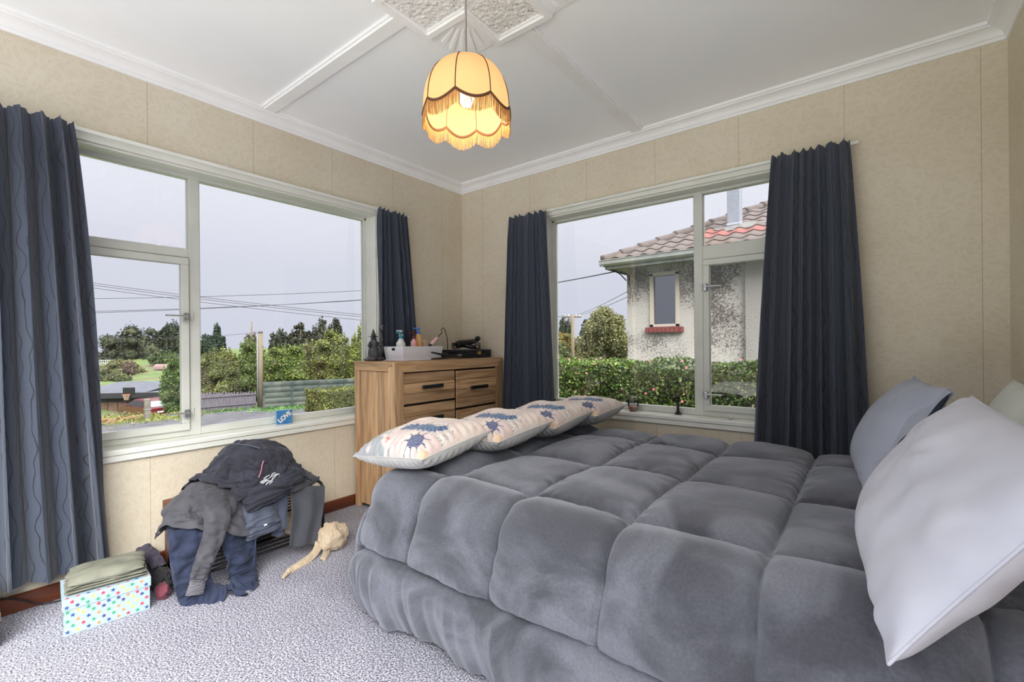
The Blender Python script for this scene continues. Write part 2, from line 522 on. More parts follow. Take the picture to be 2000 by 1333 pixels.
# ------------------------------------------------------------------ windows
def frame_box(bm, axis, a0, a1, d0, d1, z0, z1, b=.003):
    if axis == 'y': bm.box(d0, d1, a0, a1, z0, z1, b)
    else: bm.box(a0, a1, d0, d1, z0, z1, b)
def window(n, axis, A0, A1, Z0, Z1, sgn, mull, trans, sash_side, glass_z):
    """axis: direction along the wall; sgn: outward direction sign of the other axis"""
    w = thing('window_%d' % n, (0, 0, 0), kind='structure')
    w.location = (-.12, (A0 + A1) / 2, Z0) if axis == 'y' else ((A0 + A1) / 2, .12, Z0)
    D = lambda d: sorted((sgn * d[0], sgn * d[1]))
    def fb(name, a0, a1, z0, z1, d, m=m_alu, parent=w, b=.004):
        q = MB(); dd = D(d); frame_box(q, axis, a0, a1, dd[0], dd[1], z0, z1, b); return q.build(name, m, parent)
    # linings of the reveal
    fb('head_lining', A0, A1, Z1 - .012, Z1 + .002, (0, .12), m_white)
    fb('jamb_lining', A0 - .002, A0 + .012, Z0, Z1, (0, .12), m_white)
    fb('jamb_lining', A1 - .012, A1 + .002, Z0, Z1, (0, .12), m_white)
    # architrave over the opening and thin ones down the sides
    fb('head_architrave', A0 - .03, A1 + .03, Z1, Z1 + .05, (-.014, 0), m_white)
    fb('side_architrave', A0 - .022, A0, Z0, Z1, (-.012, 0), m_white)
    fb('side_architrave', A1, A1 + .022, Z0, Z1, (-.012, 0), m_white)
    # sill board with a deep front edge
    q = MB(); dd = D((-.024, .12)); frame_box(q, axis, A0 - .03, A1 + .03, dd[0], dd[1], Z0 - .030, Z0, .006)
    q.build('sill', m_white, w)
    q = MB(); dd = D((-.018, .0)); frame_box(q, axis, A0 - .03, A1 + .03, dd[0], dd[1], Z0 - .062, Z0 - .030, .004)
    q.build('sill_apron', m_white, w)
    # outer aluminium frame
    d = (.115, .165); t = .032
    fb('frame_rail', A0, A1, Z1 - .028, Z1, d); fb('frame_rail', A0, A1, Z0, Z0 + .042, d)
    fb('frame_stile', A0, A0 + t, Z0, Z1, d); fb('frame_stile', A1 - t, A1, Z0, Z1, d)
    fb('mullion', mull[0], mull[1], Z0, Z1, (.112, .170))
    lo, hi = (A0 + t, mull[0]) if sash_side < 0 else (mull[1], A1 - t)
    fb('transom', lo, hi, trans[0], trans[1], (.112, .165))
    # opening sash
    s0, s1, z0, z1 = lo + .003, hi - .003, Z0 + .036, trans[0] - .004
    sd = (.098, .140); sw = .040
    sash = fb('sash', s0, s1, z0, z0 + sw, sd)
    fb('sash_rail', s0, s1, z1 - sw, z1, sd, parent=sash)
    fb('sash_stile', s0, s0 + sw, z0 + sw, z1 - sw, sd, parent=sash); fb('sash_stile', s1 - sw, s1, z0 + sw, z1 - sw, sd, parent=sash)
    fb('pane', s0 + sw, s1 - sw, z0 + sw, z1 - sw, (.122, .126), m_glass, sash, 0)
    # dark gaskets give each pane its line
    def pane(a0, a1, zz0, zz1):
        fb('pane', a0, a1, zz0, zz1, (.140, .144), m_glass, w, 0)
    pane(lo, hi, trans[1], Z1 - .028)
    if sash_side < 0: pane(mull[1], A1 - t, Z0 + .042, Z1 - .028)
    else: pane(A0 + t, mull[0], Z0 + .042, Z1 - .028)
    # two casement fasteners on the stile next to the mullion
    for fz in glass_z:
        ax = (s1 - sw / 2) if sash_side < 0 else (s0 + sw / 2)
        s = -1 if sash_side < 0 else 1
        h = MB(); dd = D((.070, .098)); frame_box(h, axis, ax - .012, ax + .012, dd[0], dd[1], fz - .030, fz + .020, .004)
        l = h.build('latch', m_chrome, w)
        h = MB(); dd = D((.064, .076)); a0, a1 = sorted((ax - s * .01, ax + s * .105)); frame_box(h, axis, a0, a1, dd[0], dd[1], fz - .004, fz + .006, .003)
        h.build('latch_lever', m_chrome, l)
        am = (mull[0] + .012) if sash_side < 0 else (mull[1] - .012)
        h = MB(); dd = D((.106, .112)); frame_box(h, axis, am - .008, am + .008, dd[0], dd[1], fz - .022, fz + .026, .002)
        h.build('keeper', m_alu, w)
    return w
window(1, 'y', LY0, LY1, LZ0, LZ1, -1, (-2.180, -2.122), (1.705, 1.757), -1, (1.36, .80))
window(2, 'x', BX0, BX1, BZ0, BZ1, 1, (2.087, 2.148), (1.745, 1.838), 1, (1.555, .835))
# ------------------------------------------------------------------ curtains
def make_curtain_mat(name, base, light, line, warm):
    m, nt, b, out = nodes_of(name)
    N, L = nt.nodes, nt.links
    setin(b, Roughness=0.85, Sheen_Weight=0.25)
    uv = N.new('ShaderNodeUVMap'); uv.uv_map = 'uv'
    sep = N.new('ShaderNodeSeparateXYZ'); L.new(uv.outputs[0], sep.inputs[0])
    def math_(op, a, b_=None):
        n = N.new('ShaderNodeMath'); n.operation = op
        for k, v in enumerate((a, b_)):
            if v is None: continue
            if isinstance(v, (int, float)): n.inputs[k].default_value = v
            else: L.new(v, n.inputs[k])
        return n.outputs[0]
    # stripe index along the cloth, every stripe wavers in its own way
    U, Vv = sep.outputs['X'], sep.outputs['Y']
    wob = N.new('ShaderNodeCombineXYZ'); L.new(math_('MULTIPLY', U, 9.0), wob.inputs[0]); L.new(math_('MULTIPLY', Vv, 9.0), wob.inputs[1])
    nz = N.new('ShaderNodeTexNoise'); nz.inputs['Scale'].default_value = 1.0; nz.inputs['Detail'].default_value = 0.5
    L.new(wob.outputs[0], nz.inputs['Vector'])
    sh = math_('MULTIPLY', math_('SUBTRACT', nz.outputs['Fac'], .5), 0.055)
    uu = math_('ADD', U, sh)
    pp = math_('PINGPONG', uu, 0.0125)
    ln = math_('LESS_THAN', pp, 0.0013)
    # fine random mix of the base and lighter cloth tones
    nz2 = N.new('ShaderNodeTexNoise'); nz2.inputs['Scale'].default_value = 240; nz2.inputs['Detail'].default_value = 2
    L.new(uv.outputs[0], nz2.inputs['Vector'])
    wv = N.new('ShaderNodeMixRGB'); wv.inputs[1].default_value = rgb(base); wv.inputs[2].default_value = rgb(light)
    L.new(nz2.outputs['Fac'], wv.inputs[0])
    mj = N.new('ShaderNodeMixRGB'); mj.inputs[2].default_value = rgb(line)
    L.new(math_('MULTIPLY', ln, .8), mj.inputs[0]); L.new(wv.outputs[0], mj.inputs[1])
    L.new(mj.outputs[0], b.inputs['Base Color'])
    bp = N.new('ShaderNodeBump'); bp.inputs['Strength'].default_value = .2; bp.inputs['Distance'].default_value = .002
    L.new(nz2.outputs['Fac'], bp.inputs['Height']); L.new(bp.outputs[0], b.inputs['Normal'])
    # a little daylight glows through the cloth
    tl = N.new('ShaderNodeBsdfTranslucent'); tl.inputs[0].default_value = rgb(warm)
    mx = N.new('ShaderNodeMixShader'); mx.inputs[0].default_value = .12
    L.new(b.outputs[0], mx.inputs[1]); L.new(tl.outputs[0], mx.inputs[2]); L.new(mx.outputs[0], out.inputs[0])
    return m
m_curtain = make_curtain_mat('slate blue curtain cloth', (47, 55, 70), (80, 89, 105), (12, 15, 23), (120, 100, 105))
m_hook = M('white curtain hook', (225, 225, 222), rough=.4)

def curtain(label, axis, top, bot, ztop, zbot, nf, seed, amp0=.020, amp1=.045, mid=None, hem_drop=0.0, off=.075, folded=None):
    """top/bot: (start, end) along the wall at head and hem; the cloth hangs 'off' metres inside the wall"""
    r = random.Random(seed)
    nu, nv = nf * 16 + 1, 44
    ph = [r.uniform(-.35, .35) for _ in range(nf + 2)]
    am = [r.uniform(.75, 1.25) for _ in range(nf + 2)]
    V = np.zeros((nu, nv, 3)); UV = np.zeros((nu, nv, 2))
    cw = abs(bot[1] - bot[0]) * 2.1
    for i in range(nu):
        u = i / (nu - 1)
        uw = u + .35 / nf * math.sin(2 * PI * u * 1.5 + seed) * math.sin(PI * u)
        k = min(int(u * nf), nf); fr = u * nf - k
        a_loc = am[k] * (1 - fr) + am[k + 1] * fr
        p_loc = ph[k] * (1 - fr) + ph[k + 1] * fr
        for j in range(nv):
            t = j / (nv - 1)                 # 0 head, 1 hem
            e = t ** .8
            s0 = top[0] * (1 - e) + bot[0] * e; s1 = top[1] * (1 - e) + bot[1] * e
            if mid: # extra belly of the leading edge
                s1 += mid * math.sin(PI * min(1, t * 1.15)) ** 2
            ang = 2 * PI * nf * uw + p_loc * (1 + t) + .5 * math.sin(3 * t + seed + 4 * u)
            A = (amp0 + (amp1 - amp0) * e) * a_loc
            if t < .06: A *= .55 + .45 * t / .06
            al = s0 + (s1 - s0) * u + A * .55 * math.sin(2 * ang) * .5
            nrm = off + A * (math.sin(ang) + .25 * math.sin(2.3 * ang + seed)) 
            z = ztop + (zbot - ztop) * t
            if t < .035: z += .010 * math.sin(ang) * (1 - t / .035) + (.012 * r.random() if j == 0 else 0)
            z += hem_drop * t * (1 - u)
            nrm = max(nrm, .050 + .012 * (1 - u) if t < .03 else .030)
            V[i, j] = (nrm, al, z) if axis == 'y' else (al, -nrm, z)
            UV[i, j] = (u * cw, t * (ztop - zbot))
    base = (off, (bot[0] + bot[1]) / 2, zbot) if axis == 'y' else ((bot[0] + bot[1]) / 2, -off, zbot)
    root = thing('curtain', base, label, 'curtain')
    mk('fabric', V.reshape(-1, 3), gridF(nu, nv), m_curtain, root, smooth=True, uv=UV.reshape(-1, 2))
    for k in range(nf + 1):                  # plastic hooks showing between the gathers
        s = top[0] + (top[1] - top[0]) * (k + .5) / (nf + 1)
        P = []
        for a in range(6):
            q = (0.052 + .008 * math.cos(a * .9), s + .003 * a, ztop + .004 + .005 * a - .012)
            P.append(q if axis == 'y' else (q[1], -q[0], q[2]))
        MB().tube(P, .0022, 5).build('hook', m_hook, root)
    return root

curtain('slate blue curtain with wavy dark stripes hanging over the starred gift box', 'y', (-3.30, -2.705), (-3.34, -2.575), 2.232, .125, 9, 3, .026, .062, hem_drop=.05, off=.105)
curtain('slate blue curtain gathered behind the wooden dresser beside the wide window pane', 'y', (-.985, -.705), (-1.0, -.58), 2.236, 1.075, 6, 5, .018, .028, off=.065)
curtain('slate blue curtain hanging between the wooden dresser and the hedge window', 'x', (.625, 1.005), (.55, 1.07), 2.246, .10, 6, 11, .022, .040, off=.082)
curtain('slate blue curtain hanging between the hedge window and the bed pillows', 'x', (2.592, 2.962), (2.475, 3.045), 2.254, .10, 8, 8, .024, .050, off=.100)

def track(label, axis, a0, a1, z):
    c = (.03, (a0 + a1) / 2, z) if axis == 'y' else ((a0 + a1) / 2, -.03, z)
    root = thing('curtain_track', c, label, 'curtain rail')
    b = MB()
    if axis == 'y': b.box(.030, .046, a0, a1, z - .010, z + .010, .003)
    else: b.box(a0, a1, -.046, -.030, z - .010, z + .010, .003)
    b.build('rail', m_white, root)
    n = 5
    for k in range(n):
        s = a0 + .05 + (a1 - a0 - .1) * k / (n - 1)
        b = MB()
        if axis == 'y': b.box(.0, .034, s - .008, s + .008, z + .002, z + .022, .003)
        else: b.box(s - .008, s + .008, -.034, 0, z + .002, z + .022, .003)
        b.build('bracket', m_white, root)
track('white curtain rail over the wide roadside window', 'y', -3.4, -.66, 2.238)
track('white curtain rail over the window facing the hedge', 'x', .58, 3.0, 2.256)

# ------------------------------------------------------------------ bed
BZ = 0.597                                 # mattress top
FX, HX = 1.27, 3.50                        # foot and head
NY, FY = -1.90, -0.30                      # near and far edge
m_mattress = M('mattress ticking', (214, 210, 202), (224, 221, 214), scale=30, rough=.8)
m_bedbase = M('bed base fabric', (60, 58, 60), (72, 70, 72), scale=60, rough=.9)
bed = thing('bed', ((FX + HX) / 2, (NY + FY) / 2, 0), 'queen bed under the grey quilt, head end against the plain wall', 'bed')
MB().box(FX + .10, HX, NY + .07, FY - .06, .10, .30, .02).build('bed_base', m_bedbase, bed)
MB().box(FX + .08, HX, NY + .05, FY - .04, .30, BZ - .035, .05).build('mattress', m_mattress, bed)
for x in (FX + .2, HX - .15):
    for y in (NY + .18, FY - .17):
        MB().lathe([(.025, 0), (.032, .10)], (x, y, 0), 12).build('leg', m_blackmetal, bed)

def make_velour(name, c1, c2, sc=3.0):
    m, nt, b, out = nodes_of(name)
    N, L = nt.nodes, nt.links
    setin(b, Roughness=0.9, Sheen_Weight=0.5, Sheen_Roughness=.5)
    if 'Sheen Tint' in b.inputs: b.inputs['Sheen Tint'].default_value = (.75, .78, .86, 1)
    tc = N.new('ShaderNodeTexCoord')
    n1 = N.new('ShaderNodeTexNoise'); n1.inputs['Scale'].default_value = sc; n1.inputs['Detail'].default_value = 5; n1.inputs['Distortion'].default_value = 1.2
    n2 = N.new('ShaderNodeTexNoise'); n2.inputs['Scale'].default_value = 130; n2.inputs['Detail'].default_value = 3
    n3 = N.new('ShaderNodeTexNoise'); n3.inputs['Scale'].default_value = 420; n3.inputs['Detail'].default_value = 2
    for n in (n1, n2, n3): L.new(tc.outputs['Object'], n.inputs['Vector'])
    r = N.new('ShaderNodeValToRGB'); r.color_ramp.elements[0].position = .40; r.color_ramp.elements[1].position = .60
    r.color_ramp.elements[0].color = rgb(c1); r.color_ramp.elements[1].color = rgb(c2)
    L.new(n1.outputs['Fac'], r.inputs[0])
    r2 = N.new('ShaderNodeValToRGB'); r2.color_ramp.elements[0].position = .3; r2.color_ramp.elements[1].position = .7
    r2.color_ramp.elements[0].color = (.80, .80, .80, 1); r2.color_ramp.elements[1].color = (1.1, 1.1, 1.1, 1)
    L.new(n2.outputs['Fac'], r2.inputs[0])
    mx = N.new('ShaderNodeMixRGB'); mx.blend_type = 'MULTIPLY'; mx.inputs[0].default_value = 1
    L.new(r.outputs[0], mx.inputs[1]); L.new(r2.outputs[0], mx.inputs[2]); L.new(mx.outputs[0], b.inputs['Base Color'])
    ad = N.new('ShaderNodeMath'); ad.operation = 'ADD'; L.new(n2.outputs['Fac'], ad.inputs[0]); L.new(n3.outputs['Fac'], ad.inputs[1])
    bp = N.new('ShaderNodeBump'); bp.inputs['Strength'].default_value = .35; bp.inputs['Distance'].default_value = .004
    L.new(ad.outputs[0], bp.inputs['Height']); L.new(bp.outputs[0], b.inputs['Normal'])
    return m
m_velour = make_velour('grey plush velour', (66, 68, 76), (104, 107, 117))
m_lining = M('pale fleece lining', (205, 196, 188), (216, 208, 200), scale=60, rough=.95)

def build_comforter():
    # cloth coordinates: a = towards the foot measured from x=HX, b = towards the near side measured from the far edge
    colx = [3.62, 3.22, 2.815, 2.415, 2.015, 1.60, 1.205, .80]       # seams across the bed (x, continued past the foot)
    rowy = [-.02, -.615, -1.185, -1.715, -2.165, -2.66]        # seams along the bed (y, continued past the near edge)
    x_min, x_max = FX - .60, HX + .02
    y_min, y_max = NY - .735, FY + .34
    nx, ny = 420, 420
    X = np.linspace(x_max, x_min, nx); Y = np.linspace(y_max, y_min, ny)
    XX, YY = np.meshgrid(X, Y, indexing='ij')
    def cell(v, seams):
        s = sorted(seams); idx = np.clip(np.searchsorted(s, v) - 1, 0, len(s) - 2)
        lo = np.array(s)[idx]; hi = np.array(s)[idx + 1]
        return np.clip((v - lo) / (hi - lo), 0, 1), idx
    tx, ix = cell(XX, colx); ty, iy = cell(YY, rowy)
    # below the low side seam the cross seams stop; the skirt hangs free
    skirt = np.clip((-2.165 - YY) / .02, 0, 1)
    fskirt = np.clip((.80 + .0 - XX) / .02, 0, 1)
    px = 1 - np.abs(2 * tx - 1) ** 5; py = 1 - np.abs(2 * ty - 1) ** 5
    sx = np.clip(1 - np.abs(2 * tx - 1) ** 3.2, 0, 1) ** .55; sy = np.clip(1 - np.abs(2 * ty - 1) ** 3.2, 0, 1) ** .55
    sx = sx * (1 - skirt) + skirt; 
    puff = .046 * sx * sy
    puff = puff * (.9 + .2 * np.sin(ix * 2.1 + iy * 3.3))
    # overhang
    R = .115
    def over(d):
        """outward travel and drop for arc length d past the edge"""
        arc = R * PI / 2
        th = np.clip(d, 0, arc) / R
        out = R * np.sin(th); dr = R * (1 - np.cos(th))
        rest = np.clip(d - arc, 0, None)
        q = np.clip(rest / .42, 0, 1.2)
        return out + .075 * np.sin(PI * q * .86), dr + rest * .97
    ea = np.clip(FX + R - .02 - XX, 0, None)               # past the foot
    eb = np.clip(NY + R - .02 - YY, 0, None)               # past the near side
    ec = np.clip(YY - (FY - R + .02), 0, None)             # past the far side
    e2 = np.where(eb > 0, eb, ec); sb = np.where(eb > 0, -1.0, 1.0)
    d = np.sqrt(ea ** 2 + e2 ** 2); d1 = np.maximum(d, 1e-9)
    # corner cloth: excess gathers, so measure by the larger overhang there
    dm = np.maximum(ea, e2) * .72 + d * .28
    o, dr = over(dm)
    nxv = -ea / d1; nyv = sb * e2 / d1
    bx = np.maximum(XX, FX + R - .02); by = np.clip(YY, NY + R - .02, FY - R + .02)
    # normals of the smooth form
    th = np.clip(dm / R, 0, PI / 2)
    Nz = np.cos(th); Nh = np.sin(th)
    # hanging folds
    low = np.clip((dr - .16) / .35, 0, 1)
    ang = np.arctan2(nyv, -nxv)
    run = np.where(e2 > ea, XX, YY + 7.3)
    cor = np.minimum(ea, e2) / d1                         # 0 on faces, .7 in the corner
    N1 = lambda fr, sd: np.interp(run, np.linspace(-4, 10, 4000), [mnoise.noise(Vector((t * fr, sd, .3))) for t in np.linspace(-4, 10, 4000)])
    f = 1.9 * N1(7.5, 1.1) + 1.3 * N1(17, 4.2) + .6 * N1(34, 2.2) + 0 * (np.sin(run * 31 + 2.0 * np.sin(run * 9)) + .6 * np.sin(run * 57 + 1.3) + .5 * np.sin(run * 17 + 4))
    fold = low * .013 * f * np.clip(1 - cor * 1.2, 0, 1)
    fold += low * cor * .030 * np.sin(ang * 11 + .6)
    fold += skirt * np.clip((-2.165 - YY) / .10, 0, 1) * .016 * N1(21, 7.7)
    # tucked-under hem
    z0 = BZ
    PX = bx + nxv * o; PY = by + nyv * o; PZ = z0 - dr
    disp = puff + fold
    # broad unevenness of the filling
    P = np.stack([XX.ravel(), YY.ravel(), np.zeros(XX.size)], 1)
    w1 = np.array([mnoise.noise(Vector((p[0] * 3.1, p[1] * 3.1, 1.7))) for p in P]).reshape(XX.shape)
    w2 = np.array([mnoise.noise(Vector((p[0] * 13, p[1] * 7, 5.2))) for p in P]).reshape(XX.shape)
    disp += .010 * w1 + .0035 * w2 * sx * sy
    # pull-wrinkles along seams
    sea = np.exp(-((tx - .5) ** 2 - .25) ** 2 / .004)
    nearx = np.min([np.abs(XX - c) for c in colx], axis=0); neary = np.min([np.abs(YY - c) for c in rowy], axis=0)
    disp += .0040 * np.sin(YY * 62 + 9 * w1 + 6 * w2) * np.exp(-(nearx / .05) ** 2) * (1 - low) * (.5 + w1)
    disp += .0030 * np.sin(XX * 58 + 9 * w1 + 6 * w2) * np.exp(-(neary / .05) ** 2) * (1 - low) * (.5 + w1)
    crease = np.maximum(np.exp(-(nearx / .011) ** 2) * (1 - skirt), np.exp(-(neary / .011) ** 2))
    disp -= .014 * crease + .016 * np.exp(-((YY + 2.165) / .022) ** 2)
    PX += nxv * Nh * disp; PY += nyv * Nh * disp; PZ += Nz * disp
    lim = .035 + .012 * np.sin(run * 12)
    under = np.clip(lim - PZ, 0, None)                     # cloth reaching the floor turns in underneath
    PZ = np.maximum(PZ, lim)
    PX -= nxv * under * .7; PY -= nyv * under * .7
    V = np.stack([PX.ravel(), PY.ravel(), PZ.ravel()], 1)
    o = mk('quilted_comforter', V, gridF(nx, ny), [m_velour, m_lining], None, smooth=True)
    md = o.modifiers.new('thickness', 'SOLIDIFY'); md.thickness = .012; md.offset = -1; md.material_offset = 1; md.material_offset_rim = 0
    return tag(o, 'thick grey velour comforter quilted in large squares, spread over the bed', 'comforter')
comforter = build_comforter()
# ------------------------------------------------------------------ pillows and cushions
def pillow_surface(Wd, Hd, Td, n=56, ear=.07, pw=2.3, seed=0, wrk=.004, asym=0.0, sag=0.0, nw=14, dent=1.0):
    """two puffed faces meeting in one seam; local x = width, y = height, z = thickness"""
    g = np.sin(np.linspace(-PI / 2, PI / 2, n))
    S, Tt = np.meshgrid(g, g, indexing='ij')
    ox = 1 - ear * (1 - np.abs(Tt) ** 2.5); oy = 1 - ear * (1 - np.abs(S) ** 2.5)
    X = Wd / 2 * S * ox; Y = Hd / 2 * Tt * oy
    body = np.clip((1 - np.abs(S) ** pw) * (1 - np.abs(Tt) ** pw), 0, 1)
    th = Td / 2 * body ** .52
    ed = np.minimum(1 - np.abs(S), 1 - np.abs(Tt))
    P = np.stack([X.ravel(), Y.ravel(), np.zeros(X.size)], 1)
    nz = np.array([mnoise.noise(Vector((p[0] * 5 + seed, p[1] * 5, seed * 1.7))) for p in P]).reshape(X.shape)
    nz2 = np.array([mnoise.noise(Vector((p[0] * 14 + seed, p[1] * 9, seed * .7 + 4))) for p in P]).reshape(X.shape)
    alongx = np.sin((X / Wd) * PI * nw * 2 + 4 * nz + seed); alongy = np.sin((Y / Hd) * PI * nw * 1.6 + 4 * nz + seed)
    wx = np.exp(-(1 - np.abs(Tt)) / .16) * alongx; wy = np.exp(-(1 - np.abs(S)) / .16) * alongy
    wr = wrk * (wx + wy) * np.clip(ed * 22, 0, 1)
    dents = dent * (Td * .07 * nz * body + Td * .035 * nz2 * body - Td * .05 * np.exp(-(nz / .06) ** 2) * np.clip(nz2 + .2, 0, 1) * body)
    top = th + wr + dents; botm = -(th * (1 - asym)) + wr * .6 - dents * .5
    z0 = -sag * (S ** 2) * Td
    Vt = np.stack([X, Y, top + z0], -1).reshape(-1, 3); Vb = np.stack([X, Y, botm + z0], -1).reshape(-1, 3)
    rim = []
    for k in range(n): rim.append((k, 0))
    for k in range(1, n): rim.append((n - 1, k))
    for k in range(n - 2, -1, -1): rim.append((k, n - 1))
    for k in range(n - 2, 0, -1): rim.append((0, k))
    R = [Vt[i * n + j] for i, j in rim]
    F = gridF(n, n)
    st = np.stack([S.ravel(), Tt.ravel()], 1)
    return Vt, Vb, F, R, st

def frame(c, w, nrm):
    """matrix with local x along w, local z along nrm"""
    w = Vector(w).normalized(); nrm = Vector(nrm); nrm = (nrm - w * nrm.dot(w)).normalized(); h = nrm.cross(w)
    m = Matrix((w, h, nrm)).transposed().to_4x4(); m.translation = Vector(c)
    return m

def pillow(name, label, c, w, nrm, size, mat, mat_back=None, seed=1, group=None, flap=False, piping=True, cat='pillow', **kw):
    Vt, Vb, F, R, st = pillow_surface(*size, seed=seed, **kw)
    root = thing(name, (0, 0, 0), label, cat, group)
    root.matrix_world = frame(c, w, nrm)
    n = len(Vt)
    V = np.concatenate([Vt, Vb]); FF = np.concatenate([F, F[:, ::-1] + n])
    mk('cover', V, FF, [mat, mat_back or mat], root, smooth=True, local=True, midx=[0] * len(F) + [1] * len(F))
    if piping:
        R = [Vector(p) for p in R] + [Vector(R[0])]
        MB().tube(R, .0035, 6, cap=False).build('piping', mat, root, smooth=True, local=True)
    if flap:                                   # open housewife end of the pillowcase
        Wd, Hd, Td = size
        nu, nv = 26, 8; V = []
        for s in (1, -1):
            for i in range(nu):
                for j in range(nv):
                    t = -1 + 2 * i / (nu - 1); u = j / (nv - 1)
                    zz = s * (.006 + .022 * (1 - t * t) * (1 - .75 * u)) + .006 * math.sin(7 * t + 3 * u + seed)
                    V.append((Wd / 2 * .86 + .10 * u + .006 * math.sin(5 * t), Hd / 2 * t * .97, zz + .012 * u * math.sin(3 * t + 1)))
        F1 = gridF(nu, nv); F2 = np.concatenate([F1, F1[:, ::-1] + nu * nv])
        mk('open_end', V, F2, mat, root, smooth=True, local=True)
    return root

m_pillow = M('pale lavender grey cotton', (186, 189, 203), (194, 197, 210), scale=6, rough=.8, sheen=.15, bump=.08, bscale=300, bdist=.001)
m_pillow_u = M('warm grey cotton underside', (182, 181, 190), (190, 189, 198), scale=6, rough=.8, sheen=.15, bump=.08, bscale=300, bdist=.001)
m_pillow_b = M('slate grey cotton', (150, 157, 175), (160, 167, 184), scale=6, rough=.8, sheen=.15, bump=.08, bscale=300, bdist=.001)
m_pillow_g = M('pale sage cotton', (196, 204, 198), (206, 212, 206), scale=6, rough=.8, sheen=.1, bump=.08, bscale=300, bdist=.001)

pillow('bed_pillow', 'large plump pale lavender grey pillow propped at the near corner of the bed', (3.165, -1.665, .805), (.05, -.80, -.035), (-.84, -.04, .56),
       (.80, .47, .215), m_pillow, m_pillow_u, seed=2.0, ear=.03, wrk=.007, nw=5, dent=1.9)
pillow('bed_pillow', 'slate grey pillow with a loose open case end, beside the window curtain', (3.105, -.80, .835), (.05, -.62, .0), (-.86, -.05, .50),
       (.62, .44, .17), m_pillow_b, seed=5.0, ear=.06, wrk=.004, flap=True, nw=5)
pillow('bed_pillow', 'pale sage green pillow standing against the plain wall at the bed head', (3.385, -1.045, .825), (0, -.70, -.01), (-.93, 0, .36),
       (.84, .43, .15), m_pillow_g, seed=8.0, ear=.06, wrk=.003, nw=6)

# printed cushions
def cushion_print(st):
    """beach print painted cell by cell on the cushion cover"""
    s, t = st[:, 0], st[:, 1]
    p = (s + t) / math.sqrt(2); q = (t - s) / math.sqrt(2)
    n = len(s)
    ns = np.array([mnoise.fractal(Vector((a * 2.2, b * 2.2, .3)), 1.0, 2.0, 3) for a, b in st])
    nf = np.array([mnoise.noise(Vector((a * 9, b * 9, 2.3))) for a, b in st])
    lin = lambda c: np.array(rgb(c)[:3])
    C = np.zeros((n, 3)) + lin((212, 196, 192))
    k = np.clip(ns * 1.6 + .5, 0, 1)[:, None]
    C = C * (1 - k) + lin((226, 214, 204)) * k
    k = np.clip((nf - .18) * 2.2, 0, 1)[:, None] * .6
    C = C * (1 - k) + lin((206, 170, 158)) * k
    def blend(mask, c, a=1.0):
        nonlocal C
        m = np.clip(mask, 0, 1)[:, None] * a
        C = C * (1 - m) + lin(c) * m
    # bluish weed at the far left corner, sand corner in front
    blend(np.clip((-.72 - p + .5 * nf + .4 * ns) * 5, 0, 1), (120, 140, 152), .75)
    r = np.hypot(p - .02, q + 1.36); blend(np.clip((.16 - r) * 12, 0, 1), (222, 190, 150), .8)
    # coral branches
    br = np.abs(np.sin(p * 14 + 3 * ns * 3 + q * 5)) < .07
    blend(br & (p < -.05) & (q > -.5), (186, 148, 142), .45)
    # scallop shell outlines on the right
    dp, dq = p - .66, q + .62; rr = np.hypot(dp, dq); an = np.arctan2(dq, -dp)
    fan = (rr < .50) & (np.abs(an - .15) < 1.15)
    blend(fan, (224, 218, 212), .6)
    blend(fan & (np.abs(np.mod(an * 9, 1.0) - .5) < .09), (120, 118, 122), .7)
    blend(fan & (np.abs(np.mod(rr * 11, 1.0) - .5) < .07), (140, 134, 134), .5)
    # sea horse: dark blue body along a bent line
    best = np.full(n, 9.0); arc = np.zeros(n)
    for i in range(60):
        u = i / 59
        cp = -.36 + .84 * u; cq = -.20 - .40 * u + .12 * math.sin(u * 6.5)
        rad = .050 + .105 * math.sin(PI * min(1, u * 1.1 + .05)) ** 1.2
        d = np.hypot(p - cp, (q - cq) / 1.7) / rad; sel = d < best
        arc[sel] = u; best = np.minimum(best, d)
    edge = 1 + .22 * np.sin(arc * 70)
    body = best < edge
    blend(body, (62, 92, 132)); blend(body & (np.sin(arc * 80) > .35), (120, 150, 178), .75); blend(body & (np.abs(nf) < .06), (34, 52, 88), .8)
    # spiky turban shell
    dp, dq = p + .10, q + .98; rr = np.hypot(dp, dq); an = np.arctan2(dq, dp)
    ph = np.abs(np.mod(an / (2 * PI) * 9 + .2, 1) - .5) * 2        # 1 at the spike
    lim = .165 + .150 * np.clip((ph - .60) / .40, 0, 1) ** 1.9
    sun = rr < lim
    blend(sun, (78, 88, 122)); spi = np.mod(rr / .05 - an / (2 * PI), 1.0)
    blend(sun & (rr < .16) & (spi < .35), (132, 136, 160), .8); blend(sun & (rr > lim - .018), (50, 58, 92), .8)
    # red star fish
    dp, dq = p + .66, q + .45; rr = np.hypot(dp, dq); an = np.arctan2(dq, dp)
    star = rr < .035 + .06 * np.clip(np.cos(an * 5), 0, 1) ** 2
    blend(star, (196, 92, 76), .85)
    return C

